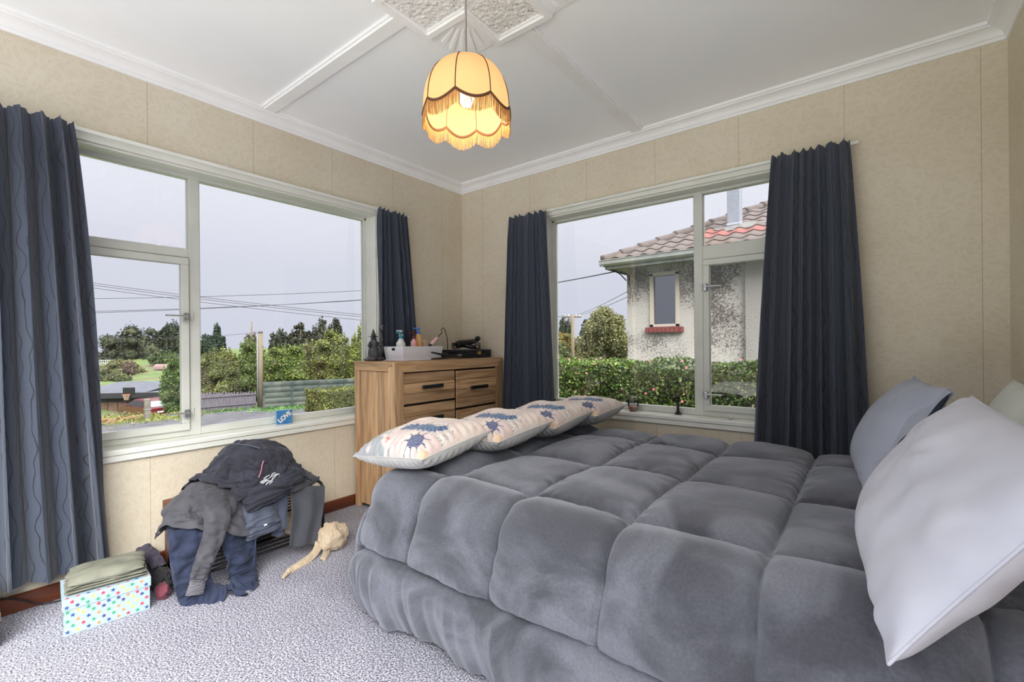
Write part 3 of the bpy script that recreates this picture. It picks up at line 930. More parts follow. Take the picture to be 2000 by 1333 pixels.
def make_print_mat():
    m, nt, b, out = nodes_of('printed cushion linen')
    N, L = nt.nodes, nt.links
    setin(b, Roughness=.85, Sheen_Weight=.2)
    a = N.new('ShaderNodeAttribute'); a.attribute_name = 'print'
    n2 = N.new('ShaderNodeTexNoise'); n2.inputs['Scale'].default_value = 500
    tc = N.new('ShaderNodeTexCoord'); L.new(tc.outputs['Object'], n2.inputs['Vector'])
    bp = N.new('ShaderNodeBump'); bp.inputs['Strength'].default_value = .15; bp.inputs['Distance'].default_value = .001
    L.new(n2.outputs['Fac'], bp.inputs['Height']); L.new(bp.outputs[0], b.inputs['Normal'])
    L.new(a.outputs['Color'], b.inputs['Base Color'])
    return m
m_print = make_print_mat()
m_cushback = M('pale grey cushion back', (188, 188, 186), (200, 199, 196), scale=10, rough=.85)

def make_cushions():
    Vt, Vb, F, R, st = pillow_surface(.455, .455, .195, n=132, ear=.045, pw=3.0, seed=3.3, wrk=.0075, asym=.1, nw=13)
    C = cushion_print(st); n = len(Vt)
    spots = [((1.400, -1.712, .727), 2, -6, 6, 'printed beach cushion at the bed corner, propped on the next cushion'),
             ((1.460, -1.278, .727), -2, -5, 5, 'printed beach cushion second along the row on the bed'),
             ((1.470, -.838, .725), 1, -5, 5, 'printed beach cushion third along the row on the bed'),
             ((1.490, -.400, .722), 2, -6, 2, 'printed beach cushion at the window end of the row on the bed')]
    first = None
    for k, (c, rz, ry, rx, lab) in enumerate(spots):
        M4 = Matrix.Translation(c) @ Matrix.Rotation(math.radians(rz), 4, 'Z') @ Matrix.Rotation(math.radians(ry), 4, 'Y') @ Matrix.Rotation(math.radians(rx), 4, 'X')
        if first is None:
            root = thing('throw_cushion', (0, 0, 0)); first = root
            mk('printed_front', Vt, F, m_print, root, smooth=True, local=True, attr=C)
            mk('plain_back', Vb, F[:, ::-1].copy(), m_cushback, root, smooth=True, local=True)
            Rr = [Vector(p) for p in R] + [Vector(R[0])]
            MB().tube(Rr[::2] + [Rr[-1]], .0025, 5, cap=False).build('seam', m_cushback, root, smooth=True, local=True)
        else:
            root = copy_tree(first)
        root.matrix_world = M4
        tag(root, lab, 'cushion', 'printed cushions across the foot of the bed')
make_cushions()
# ------------------------------------------------------------------ dresser
def make_wood(name, c1, c2, c3, axis=2, coords='Object'):
    m, nt, b, out = nodes_of(name)
    N, L = nt.nodes, nt.links
    setin(b, Roughness=.55)
    tc = N.new('ShaderNodeTexCoord'); oi = N.new('ShaderNodeObjectInfo')
    mp = N.new('ShaderNodeMapping')
    sc = [22.0, 22.0, 22.0]; sc[axis] = 1.6
    mp.inputs['Scale'].default_value = sc
    add = N.new('ShaderNodeVectorMath'); add.operation = 'ADD'
    rnd = N.new('ShaderNodeMath'); rnd.operation = 'MULTIPLY'; rnd.inputs[1].default_value = 37.0
    L.new(oi.outputs['Random'], rnd.inputs[0]); L.new(tc.outputs[coords], add.inputs[0]); L.new(rnd.outputs[0], add.inputs[1])
    L.new(add.outputs[0], mp.inputs['Vector'])
    n1 = N.new('ShaderNodeTexNoise'); n1.inputs['Scale'].default_value = 1.6; n1.inputs['Detail'].default_value = 6; n1.inputs['Distortion'].default_value = .8
    L.new(mp.outputs[0], n1.inputs['Vector'])
    r = N.new('ShaderNodeValToRGB'); r.color_ramp.elements[0].position = .3; r.color_ramp.elements[1].position = .72
    r.color_ramp.elements[0].color = rgb(c1); r.color_ramp.elements[1].color = rgb(c2)
    e = r.color_ramp.elements.new(.5); e.color = rgb(c3)
    L.new(n1.outputs['Fac'], r.inputs[0])
    # board to board tone
    r2 = N.new('ShaderNodeValToRGB'); r2.color_ramp.elements[0].color = (.70, .67, .64, 1); r2.color_ramp.elements[1].color = (1.22, 1.18, 1.12, 1)
    L.new(oi.outputs['Random'], r2.inputs[0])
    mx = N.new('ShaderNodeMixRGB'); mx.blend_type = 'MULTIPLY'; mx.inputs[0].default_value = 1
    L.new(r.outputs[0], mx.inputs[1]); L.new(r2.outputs[0], mx.inputs[2])
    # knots
    vo = N.new('ShaderNodeTexVoronoi'); vo.inputs['Scale'].default_value = 3.2
    ks = [1.3, 1.3, 1.3]; ks[axis] = .8
    mk2 = N.new('ShaderNodeMapping'); mk2.inputs['Scale'].default_value = ks; L.new(add.outputs[0], mk2.inputs['Vector']); L.new(mk2.outputs[0], vo.inputs['Vector'])
    rk = N.new('ShaderNodeValToRGB'); rk.color_ramp.elements[0].position = .02; rk.color_ramp.elements[1].position = .055
    rk.color_ramp.elements[0].color = (.28, .2, .15, 1); rk.color_ramp.elements[1].color = (1, 1, 1, 1)
    L.new(vo.outputs['Distance'], rk.inputs[0])
    mk_ = N.new('ShaderNodeMixRGB'); mk_.blend_type = 'MULTIPLY'; mk_.inputs[0].default_value = .8
    L.new(mx.outputs[0], mk_.inputs[1]); L.new(rk.outputs[0], mk_.inputs[2])
    # saw marks across the boards
    wv = N.new('ShaderNodeTexWave'); wv.inputs['Scale'].default_value = 55; wv.inputs['Distortion'].default_value = 2; wv.bands_direction = 'DIAGONAL'
    L.new(tc.outputs[coords], wv.inputs['Vector'])
    ms = N.new('ShaderNodeMixRGB'); ms.blend_type = 'MULTIPLY'; ms.inputs[0].default_value = .28
    L.new(mk_.outputs[0], ms.inputs[1]); L.new(wv.outputs['Color'], ms.inputs[2])
    L.new(ms.outputs[0], b.inputs['Base Color'])
    bp = N.new('ShaderNodeBump'); bp.inputs['Strength'].default_value = .25; bp.inputs['Distance'].default_value = .002
    L.new(n1.outputs['Fac'], bp.inputs['Height']); L.new(bp.outputs[0], b.inputs['Normal'])
    return m
WC = ((176, 138, 100), (242, 208, 168), (218, 180, 138))
m_woodZ = make_wood('rustic pine upright', *WC, axis=2)
m_woodY = make_wood('rustic pine lengthways', *WC, axis=1)
m_woodX = make_wood('rustic pine crossways', *WC, axis=0)
m_gap = M('dark gap', (48, 30, 18), rough=.9)

DX0, DX1, DY0, DY1, DZ = .026, .500, -1.180, -.028, 1.066
dresser = thing('dresser', ((DX0 + DX1) / 2, (DY0 + DY1) / 2, 0), 'rustic pine dresser with black bar handles standing in the corner', 'dresser')
MB().box(DX0 + .01, DX1 - .025, DY0 + .022, DY1 - .022, .02, DZ - .03).build('carcass', m_gap, dresser)
# top: front mitred edge board and the top boards
n = 4; tw = (DX1 - .03 - DX0) / n
for k in range(n):
    MB().box(DX0 + k * tw + .001, DX0 + (k + 1) * tw - .001, DY0, DY1, DZ - .032, DZ, .002).build('top_board', m_woodY, dresser)
fwd = .074                                           # front frame width
def mitred(name, pts, m):
    V = [(DX1 - .030, y, z) for y, z in pts] + [(DX1, y, z) for y, z in pts]
    F = [(3, 2, 1, 0), (4, 5, 6, 7), (0, 1, 5, 4), (1, 2, 6, 5), (2, 3, 7, 6), (3, 0, 4, 7)]
    return mk(name, V, F, m, dresser)
mitred('front_frame', [(DY0, DZ), (DY1, DZ), (DY1 - fwd, DZ - fwd), (DY0 + fwd, DZ - fwd)], m_woodY)
mitred('front_frame', [(DY0, .0), (DY0, DZ - .0008), (DY0 + fwd, DZ - fwd - .0008), (DY0 + fwd, .0)], m_woodZ)
mitred('front_frame', [(DY1, DZ - .0008), (DY1, .0), (DY1 - fwd, .0), (DY1 - fwd, DZ - fwd - .0008)], m_woodZ)
mitred('front_frame', [(DY0 + fwd, .07), (DY1 - fwd, .07), (DY1 - fwd, .0), (DY0 + fwd, .0)], m_woodY)
# side panel facing the camera: top rail, stiles, upright boards set back
MB().box(DX0, .423, DY0, DY0 + .022, DZ - .067, DZ - .033, .002).build('side_rail', m_woodX, dresser)
MB().box(DX0, .423, DY0 - .0005, DY0 + .0005, DZ - .034, DZ - .0005).build('side_edge', m_woodX, dresser)
MB().box(DX0, .080, DY0, DY0 + .022, 0, DZ - .068, .002).build('side_stile', m_woodZ, dresser)
MB().box(.424, DX1 - .0305, DY0, DY0 + .022, 0, DZ - .033, .002).build('side_stile', m_woodZ, dresser)
bw = [.090, .156, .222, .290, .356, .422]
for a, b_ in zip(bw[:-1], bw[1:]):
    MB().box(a + .0012, b_ - .0012, DY0 + .010, DY0 + .024, .03, DZ - .069, .003).build('side_board', m_woodZ, dresser)
MB().box(DX0, DX1 - .03, DY1 - .022, DY1, 0, DZ - .033, .002).build('side_panel', m_woodZ, dresser)
m_handle = M('matt black handle', (34, 36, 40), (44, 46, 50), scale=40, rough=.5, metallic=.4)
def drawer(y0, y1, z0, z1, nb):
    root = MB().box(DX1 - .030, DX1 - .012, y0 + .003, y1 - .003, z0 + .003, z1 - .003).build('drawer', m_gap, dresser)
    h = (z1 - z0 - .008) / nb
    for k in range(nb):
        MB().box(DX1 - .020, DX1 - .004, y0 + .004, y1 - .004, z0 + .004 + k * h + .0012, z0 + .004 + (k + 1) * h - .0012, .003).build('drawer_board', m_woodY, root)
    yc, zc = (y0 + y1) / 2, (z0 + z1) / 2 + .005
    hb = MB(); hb.box(DX1 + .016, DX1 + .030, yc - .10, yc + .10, zc - .013, zc + .013, .003)
    for s in (-1, 1): hb.box(DX1 - .005, DX1 + .018, yc + s * .075 - .008, yc + s * .075 + .008, zc - .008, zc + .008)
    hb.build('handle', m_handle, root)
ym = -.598
for k in range(4): drawer(DY0 + fwd, ym - .004, .993 - (k + 1) * .2305, .993 - k * .2305 - .006, 3)
for k in range(3): drawer(ym + .004, DY1 - fwd, .987 - (k + 1) * .306, .987 - k * .306 - .006, 4)

# ------------------------------------------------------------------ things on the dresser
TZ = DZ
m_pewter = M('dark pewter', (52, 52, 55), (96, 96, 100), scale=40, rough=.42, metallic=.55, bump=.4, bscale=60)
# wizard figurine with a staff and a dragon round his feet
fx, fy = .13, -1.085
fig = thing('wizard_figurine', (fx, fy, TZ), 'dark pewter wizard figurine holding a staff', 'figurine')
robe = [(.050, 0), (.052, .015), (.043, .030), (.040, .06), (.036, .09), (.031, .115), (.034, .128), (.029, .145), (.018, .152)]
V = []; n = 28
for (r_, z) in robe:
    for k in range(n):
        a = 2 * PI * k / n; rr = r_ * (1 + .10 * math.sin(7 * a + z * 30) * (1 - z / .16))
        V.append((fx + rr * math.cos(a), fy + rr * math.sin(a), TZ + z))
F = [(i * n + k, i * n + (k + 1) % n, (i + 1) * n + (k + 1) % n, (i + 1) * n + k) for i in range(len(robe) - 1) for k in range(n)]
mk('robe', V, F, m_pewter, fig, smooth=True)
MB().lathe([(.006, .142), (.019, .150), (.021, .165), (.017, .180), (.006, .188)], (fx, fy, TZ), 16).build('head', m_pewter, fig, smooth=True)
MB().lathe([(.003, -.052), (.016, -.030), (.017, -.004), (.012, .004)], (fx + .018, fy - .004, TZ + .155), 12).build('beard', m_pewter, fig, smooth=True)
MB().lathe([(.034, .178), (.035, .181), (.019, .186), (.013, .205), (.008, .222), (.001, .238)], (fx, fy, TZ), 18).build('pointed_hat', m_pewter, fig, smooth=True)
for s in (1, -1):
    MB().tube([(fx, fy + s * .028, TZ + .135), (fx + .018, fy + s * .046, TZ + .115), (fx + .030, fy + s * .050, TZ + .125)], [.012, .015, .008], 9).build('sleeve', m_pewter, fig, smooth=True)
st = MB(); st.tube([(fx + .034, fy + .052, TZ), (fx + .034, fy + .053, TZ + .11), (fx + .032, fy + .050, TZ + .225)], [.006, .0055, .007], 8)
st.lathe([(.006, .215), (.016, .228), (.020, .240), (.017, .252), (.021, .262), (.012, .270)], (fx + .032, fy + .050, TZ), 9)
st.build('staff', m_pewter, fig, smooth=True)
P = []
for k in range(26):
    a = -2.2 + k * .17; rr = .055 + .012 * math.sin(k * .9); P.append((fx + rr * math.cos(a), fy + rr * math.sin(a), TZ + .0065 + .009 * math.sin(PI * k / 25) + .002 * (1 + math.sin(k * 1.3))))
MB().tube(P, [.006 + .009 * math.sin(PI * k / 25) for k in range(26)], 8).build('dragon', m_pewter, fig, smooth=True)

# white storage bin
m_whiteplastic = M('white plastic', (232, 234, 242), rough=.35)
def bin_box():
    root = thing('storage_bin', (.235, -.76, TZ), 'white plastic storage bin holding pump bottles on the dresser', 'storage bin')
    x0, x1, y0, y1, h = .13, .335, -.975, -.60, .105; fl = .012; t = .004
    V = []; F = []
    def loop(dx, z): return [(x0 - dx, y0 - dx, z), (x1 + dx, y0 - dx, z), (x1 + dx, y1 + dx, z), (x0 - dx, y1 + dx, z)]
    rings = [loop(-.006, TZ), loop(0, TZ + .004), loop(fl, TZ + h), loop(fl - t, TZ + h), loop(-t, TZ + .006)]
    for r_ in rings: V += r_
    F.append((3, 2, 1, 0))
    for i in range(4):
        for k in range(4): F.append((i * 4 + k, i * 4 + (k + 1) % 4, (i + 1) * 4 + (k + 1) % 4, (i + 1) * 4 + k))
    F.append((16, 17, 18, 19))
    mk('body', V, F, m_whiteplastic, root)
    MB().box(x0 - .012, x1 + .012, y0 - .012, y1 + .012, TZ + .0, TZ + .005, .002).build('foot_rim', m_whiteplastic, root)
    # hand hole on the end facing the window pane side
    g = []
    for k in range(20):
        a = 2 * PI * k / 20; g.append((.235 + .020 * math.copysign(abs(math.cos(a)) ** .5, math.cos(a)), .085 + .010 * math.copysign(abs(math.sin(a)) ** .5, math.sin(a))))
    V = [(x, y0 - .0112, TZ + z) for x, z in g]
    mk('hand_hole', V, [tuple(range(20))], m_black, root)
    return root
bin_box()
def pump_bottle(label, x, y, prof, colour, pump, band=None, tilt=0, neck=None, dirx=-1):
    root = thing('pump_bottle', (x, y, TZ + .007), label, 'bottle')
    root.rotation_euler = (0, math.radians(tilt), math.radians(20))
    mb_ = M('bottle plastic', colour, rough=.3, spec=.5)
    MB().lathe(prof, (0, 0, 0), 20).build('bottle_body', mb_, root, smooth=True, local=True, auto=40)
    zt = prof[-1][1]; pm = M('pump plastic', pump, rough=.35)
    c = MB(); c.lathe([(.015, zt), (.015, zt + .020), (.007, zt + .022), (.007, zt + .038)], (0, 0, 0), 16)
    c.build('pump_collar', pm, root, smooth=True, local=True, auto=40)
    c = MB(); c.box(-.012, .012, -.012, .012, zt + .036, zt + .050, .004); c.box(dirx * .006, dirx * .040, -.006, .006, zt + .040, zt + .050, .002)
    c.build('pump_head', pm, root, local=True)
    if band:
        z0, z1, cc = band
        rr = max(r_ for r_, z in prof) + .0006
        c = MB(); c.lathe([(rr, z0), (rr, z1)], (0, 0, 0), 20); c.build('label_band', M('bottle label', cc, rough=.5), root, smooth=True, local=True, auto=40)
    return root
pump_bottle('white lotion bottle with a teal pump in the white bin', .22, -.905, [(.028, 0), (.036, .02), (.037, .09), (.034, .125), (.016, .15), (.014, .158)], (226, 228, 224), (38, 142, 160), (.045, .085, (62, 140, 150)))
pump_bottle('small pink bottle with a dark red cap between the pump bottles', .26, -.812, [(.022, 0), (.024, .01), (.024, .135), (.012, .150), (.010, .157)], (232, 170, 168), (92, 30, 36), (.05, .10, (238, 196, 190)))
pump_bottle('amber shower gel bottle with a blue and white pump', .235, -.745, [(.026, 0), (.032, .02), (.033, .12), (.030, .158), (.018, .178), (.018, .195)], (222, 172, 112), (64, 120, 206))
pump_bottle('clear white trigger spray bottle behind the teal pump bottle', .163, -.857, [(.028, 0), (.030, .12), (.020, .15), (.012, .175)], (222, 226, 230), (228, 230, 232))
# flat brown tube leaning in the bin
tb = thing('cosmetic_tube', (.25, -.655, TZ + .01), 'pale tan cosmetic tube leaning in the white bin', 'tube')
V = []; n = 14
for i, (hw_, th_) in enumerate(((.018, .018), (.021, .016), (.023, .009), (.024, .001))):
    z = i * .05
    for k in range(n):
        a = 2 * PI * k / n; V.append((th_ * math.sin(a) + z * .05, hw_ * math.cos(a) - z * .28, z))
F = [(i * n + k, i * n + (k + 1) % n, (i + 1) * n + (k + 1) % n, (i + 1) * n + k) for i in range(3) for k in range(n)] + [tuple(range(n - 1, -1, -1))]
mk('tube_body', V, F, M('tan tube plastic', (206, 178, 146), rough=.4), tb, smooth=True, local=True)
# pink curling wand lying in the bin with its cable looping to the back
wand = thing('curling_wand', (.27, -.63, TZ + .12), 'pink handled curling wand with a black cable looping behind the bin', 'hair tool')
d = Vector((.02, .085, .085)).normalized(); o_ = Vector((.275, -.700, TZ + .075))
MB().tube([o_, o_ + d * .06], [.011, .011], 10).build('barrel', m_black, wand, smooth=True)
MB().tube([o_ + d * .06, o_ + d * .075, o_ + d * .13, o_ + d * .145], [.012, .016, .015, .010], 12).build('handle', M('pink plastic', (232, 190, 190), rough=.35), wand, smooth=True)
e0 = o_ + d * .145
cp = [e0, e0 + d * .03, e0 + d * .06, Vector((.28, -.545, TZ + .235)), Vector((.26, -.50, TZ + .262)), Vector((.240, -.455, TZ + .225)), Vector((.230, -.426, TZ + .165)), Vector((.226, -.418, TZ + .10)), Vector((.226, -.418, TZ + .006))]
def smooth_path(P, it=3):
    P = [Vector(p) for p in P]
    for _ in range(it):
        Q = [P[0]]
        for a, b_ in zip(P[:-1], P[1:]): Q += [a * .75 + b_ * .25, a * .25 + b_ * .75]
        P = Q + [P[-1]]
    return P
MB().tube(smooth_path(cp), .0033, 6).build('cable', m_black, wand, smooth=True)
# hair straightener lying open across the front of the bin
hs = thing('hair_straightener', (.43, -.62, TZ), 'black hair straightener lying open in front of the white bin', 'hair tool')
hinge = Vector((.395, -.445, TZ + .020))
MB().tube([hinge, Vector((.40, -.60, TZ + .030)), Vector((.405, -.76, TZ + .058))], [.012, .013, .009], 10, flat=.7).build('arm', m_black, hs, smooth=True)
MB().tube([hinge, Vector((.42, -.60, TZ + .013)), Vector((.440, -.79, TZ + .010))], [.011, .011, .009], 10, flat=.7).build('arm', m_black, hs, smooth=True)
MB().box(.388, .404, -.47, -.43, TZ + .006, TZ + .034, .004).build('hinge', m_chrome, hs)
MB().tube(smooth_path([hinge, (.405, -.38, TZ + .03), (.415, -.30, TZ + .055), (.425, -.27, TZ + .04), (.43, -.29, TZ + .012), (.42, -.40, TZ + .005), (.44, -.52, TZ + .005)]), .0032, 6).build('cable', m_black, hs, smooth=True)
# black jewellery box
m_velvet = M('black felt', (20, 22, 32), (28, 30, 42), scale=60, rough=.8, sheen=.2)
jb = thing('jewellery_box', (.25, -.22, TZ), 'black felt jewellery box with a brass clasp in the dresser corner', 'box')
MB().box(.10, .385, -.400, -.040, TZ, TZ + .045, .006).build('box_body', m_velvet, jb)
MB().box(.098, .387, -.402, -.038, TZ + .047, TZ + .072, .006).build('lid', m_velvet, jb)
MB().box(.386, .3895, -.218, -.178, TZ + .030, TZ + .056, .002).build('clasp', M('brass', (206, 178, 84), rough=.3, metallic=.8), jb)
JZ = TZ + .072
dry = thing('hair_dryer', (.24, -.20, JZ), 'black hair dryer resting on the jewellery box', 'hair tool')
MB().tube([(.25, -.335, JZ + .045), (.25, -.30, JZ + .048), (.25, -.20, JZ + .058), (.26, -.11, JZ + .075)], [.026, .034, .030, .020], 14).build('barrel', m_black, dry, smooth=True)
MB().tube([(.25, -.26, JZ + .040), (.30, -.215, JZ + .022), (.345, -.175, JZ + .018)], [.020, .017, .017], 12).build('handle', m_black, dry, smooth=True)
MB().tube([(.335, -.182, JZ + .018), (.352, -.168, JZ + .017)], [.020, .020], 14).build('handle_cap', M('brushed gold', (150, 132, 96), rough=.3, metallic=.8), dry, smooth=True)
br = thing('round_brush', (.30, -.115, JZ), 'round black brush head standing in a grey canister', 'brush')
MB().lathe([(.022, 0), (.024, .004), (.024, .058), (.010, .062)], (.305, -.128, JZ), 16).build('canister', M('grey plastic', (92, 94, 100), rough=.35), br, smooth=True, auto=40)
MB().lathe([(.004, .058), (.006, .075), (.018, .080), (.024, .092), (.024, .104), (.015, .114), (.004, .117)], (.305, -.128, JZ), 16).build('brush_head', m_black, br, smooth=True)
cl = thing('coiled_cable', (.25, -.36, JZ), 'black power cable coiled on the jewellery box end', 'cable')
P = []
for k in range(90):
    a = k * .42; P.append((.26 + .036 * math.cos(a) * (1 + .2 * math.sin(k * .31)), -.355 + .026 * math.sin(a), JZ + .008 + .048 * abs(math.sin(k * .11))))
MB().tube(P, .0032, 5).build('cable_loops', m_black, cl, smooth=True)

# ------------------------------------------------------------------ things on the sills
lz = LZ0
lb = thing('love_block', (-.070, -1.655, lz), 'small blue wooden block reading LOVE on the wide window sill', 'ornament', rotz=0)
lb.rotation_euler = (0, 0, math.radians(-14))
MB().box(-.019, .019, -.048, .048, 0, .093, .002).build('block', M('blue painted wood', (40, 104, 160), (58, 124, 180), scale=30, rough=.6), lb, local=True)
MB().box(-.0185, .0185, -.0483, -.0478, .001, .092).build('block_side', M('pale blue face', (140, 188, 222), (160, 204, 234), scale=30, rough=.6), lb, local=True)  # side face is a paler blue than the block
MB().box(-.0185, .0185, -.0475, .0475, .0926, .0933).build('block_top', M('pale blue face top', (170, 204, 228), rough=.6), lb, local=True)  # top face is paler still
cu = bpy.data.curves.new('lettering', 'FONT'); cu.body = 'LOVE'; cu.size = .040; cu.extrude = .0008; cu.align_x = 'CENTER'; cu.align_y = 'CENTER'; cu.offset = .0016; cu.space_character = .92
tmp = bpy.data.objects.new('lettering_src', cu); col.objects.link(tmp)
dg = bpy.context.evaluated_depsgraph_get(); me = bpy.data.meshes.new_from_object(tmp.evaluated_get(dg)); bpy.data.objects.remove(tmp)
txt = bpy.data.objects.new('lettering', me); col.objects.link(txt); txt.parent = lb
me.materials.append(M('cream lettering', (226, 220, 206), rough=.6))
# text plane x->local +y, y->local z, facing +x, tilted upwards to the right
txt.matrix_local = Matrix.Translation((.0198, .002, .047)) @ Matrix(((0, 0, 1, 0), (1, 0, 0, 0), (0, 1, 0, 0), (0, 0, 0, 1))) @ Matrix.Rotation(math.radians(38), 4, 'Z')

# stemless glass with 60 in black script and rose gold base
bz = BZ0
gl = thing('stemless_glass', (1.668, .052, bz), 'stemless glass marked 60 with a rose tinted base on the sill', 'glass')
prof_g = [(.018, 0), (.026, .002), (.036, .020), (.042, .045), (.042, .070), (.036, .100), (.032, .112)]
def open_lathe(name, prof, c, n, m, parent):
    V = []; F = []
    for (r_, z) in prof:
        for k in range(n):
            a = 2 * PI * k / n; V.append((c[0] + r_ * math.cos(a), c[1] + r_ * math.sin(a), c[2] + z))
    for i in range(len(prof) - 1):
        for k in range(n): F.append((i * n + k, i * n + (k + 1) % n, (i + 1) * n + (k + 1) % n, (i + 1) * n + k))
    return mk(name, V, F, m, parent, smooth=True)
open_lathe('glass_bowl', prof_g, (1.668, .052, bz), 28, make_glass('drinking glass', (.93, .94, .95, 1), refl=.09), gl)
MB().tube([(1.668 + .032 * math.cos(a), .052 + .032 * math.sin(a), bz + .112) for a in np.linspace(0, 2 * PI, 29)], .0013, 6, cap=False).build('rim', make_glass('glass rim', (.75, .77, .8, 1), refl=.2), gl, smooth=True)
open_lathe('rose_base', [(.001, .0008), (.0175, .0008), (.0256, .0026), (.0355, .0204), (.040, .036)], (1.668, .052, bz), 28, M('rose gold foil', (222, 168, 158), (236, 190, 180), scale=60, rough=.35, metallic=.35), gl)
cu = bpy.data.curves.new('numerals', 'FONT'); cu.body = '60'; cu.size = .046; cu.extrude = .0004; cu.align_x = 'CENTER'; cu.align_y = 'CENTER'; cu.shear = .3
tmp = bpy.data.objects.new('num_src', cu); col.objects.link(tmp)
dg = bpy.context.evaluated_depsgraph_get(); me = bpy.data.meshes.new_from_object(tmp.evaluated_get(dg)); bpy.data.objects.remove(tmp)
num = bpy.data.objects.new('numerals', me); col.objects.link(num); num.parent = gl; me.materials.append(m_black)
for v in me.vertices:                      # wrap the figures round the bowl, facing the room
    a = -PI / 2 + .15 + v.co.x / .0425 ; r_ = .0425 + v.co.z
    v.co = (r_ * math.cos(a), r_ * math.sin(a), .070 + v.co.y)

def lathe_thing(name, label, cat, c, prof, m, part):
    r = thing(name, c, label, cat); MB().lathe(prof, c, 20).build(part, m, r, smooth=True, auto=45); return r
cs = lathe_thing('candlestick', 'turned black candlestick on the sill next to the window mullion', 'candlestick', (1.985, .075, bz),
            [(.024, 0), (.024, .006), (.016, .012), (.017, .020), (.010, .026), (.009, .050), (.012, .056), (.009, .062), (.007, .095), (.010, .108), (.008, .113)], m_black, 'stem')
MB().lathe([(.008, .113), (.018, .116), (.020, .126), (.017, .127), (.013, .119), (.004, .119)], (1.985, .075, bz), 20).build('drip_cup', m_black, cs, smooth=True, auto=45)
b2 = lathe_thing('small_candle_holder', 'short black candle holder on the sill behind the cushions', 'candle holder', (1.335, .080, bz), [(.016, 0), (.016, .008), (.008, .014), (.007, .045), (.013, .052), (.013, .064)], m_black, 'stem')
MB().lathe([(.005, .064), (.005, .074)], (1.335, .080, bz), 10).build('wick_pin', m_black, b2, smooth=True)
kn = thing('metal_knob', (2.325, .055, bz), 'small silver metal knob lying on the sill under the opening sash', 'knob')
MB().lathe([(.006, 0), (.011, .003), (.012, .010), (.008, .015), (.004, .016)], (2.325, .055, bz), 16).build('knob_head', m_chrome, kn, smooth=True, auto=40)
MB().tube([(2.325, .055, bz + .008), (2.345, .050, bz + .006)], .003, 8).build('knob_screw', m_chrome, kn, smooth=True)
# ------------------------------------------------------------------ pendant lamp
LX, LYy = 1.775, -1.805
LAMP_W = 2.2
def make_shade_mat(name, c, tr, mixf=.55):
    m, nt, b, out = nodes_of(name)
    N, L = nt.nodes, nt.links
    setin(b, Roughness=.9); b.inputs['Base Color'].default_value = rgb(c)
    tc = N.new('ShaderNodeTexCoord'); n1 = N.new('ShaderNodeTexNoise'); n1.inputs['Scale'].default_value = 300
    L.new(tc.outputs['Object'], n1.inputs['Vector'])
    bp = N.new('ShaderNodeBump'); bp.inputs['Strength'].default_value = .2; bp.inputs['Distance'].default_value = .001
    L.new(n1.outputs['Fac'], bp.inputs['Height']); L.new(bp.outputs[0], b.inputs['Normal'])
    t = N.new('ShaderNodeBsdfTranslucent'); t.inputs[0].default_value = tr
    mx = N.new('ShaderNodeMixShader'); mx.inputs[0].default_value = mixf
    L.new(b.outputs[0], mx.inputs[1]); L.new(t.outputs[0], mx.inputs[2]); L.new(mx.outputs[0], out.inputs[0])
    return m
m_shade = make_shade_mat('apricot linen shade', (238, 196, 140), (.30, .195, .110, 1))
#make_shade_mat('cream linen shade', (240, 214, 166), (.115, .085, .044, 1))
m_braid = M('brown braid', (84, 54, 36), (108, 72, 48), scale=200, rough=.9)
m_fr1 = make_shade_mat('tan fringe', (226, 180, 116), (.45, .28, .12, 1), .5)
# make_shade_mat('cream fringe', (240, 218, 178), (.10, .080, .050, 1), .5)
lamp = thing('pendant_lamp', (LX, LYy, 2.02), 'vintage apricot fabric pendant lampshade with scalloped brown braid and fringes', 'lamp')
NP = 8; A0 = -14.0
# seam angles measured in the picture plane: 0 = towards the camera
face = math.atan2(CAM[1] - LYy, CAM[0] - LX)
def pang(u): return face + math.radians(A0) + u * 2 * PI / NP         # u counts panels
def scal(u, depth): return depth * abs(math.sin(PI * (u % 1.0))) ** .9   # 0 at the seam, depth mid panel
def tier(prof, sc_depth, nseg, bulge):
    """prof(v)->(r,z) with v 0 top..1 bottom; bottom edge scalloped"""
    V = []; nv = 14; nu = NP * nseg
    for i in range(nu):
        u = i / nseg
        for j in range(nv):
            v = j / (nv - 1); r_, z = prof(v)
            z -= scal(u, sc_depth) * v ** 1.5
            r_ += bulge * abs(math.sin(PI * (u % 1.0))) * math.sin(PI * min(v * .9 + .05, 1))
            a = pang(u); V.append((LX + r_ * math.cos(a), LYy + r_ * math.sin(a), z))
    return V, gridF(nu, nv, wrap=True), nv, nu
ZT = 2.305
def p_up(v):
    a = v * PI / 2 * .96
    return .034 + .136 * math.sin(a) ** .88, 2.092 + (ZT - 2.092) * math.cos(a) ** .80
V, F, nv, nu = tier(p_up, .030, 12, .010); mk('shade', V, F, m_shade, lamp, smooth=True)
up_edge = [Vector(V[i * nv + nv - 1]) for i in range(nu)]
for k in range(NP):
    i = k * 12; MB().tube([Vector(V[i * nv + j]) + (Vector(V[i * nv + j]) - Vector((LX, LYy, V[i * nv + j][2]))).normalized() * .001 for j in range(nv)], .0022, 5).build('panel_braid', m_braid, lamp, smooth=True)
MB().tube(up_edge + [up_edge[0]], .0056, 6, cap=False).build('scalloped_braid', m_braid, lamp, smooth=True)
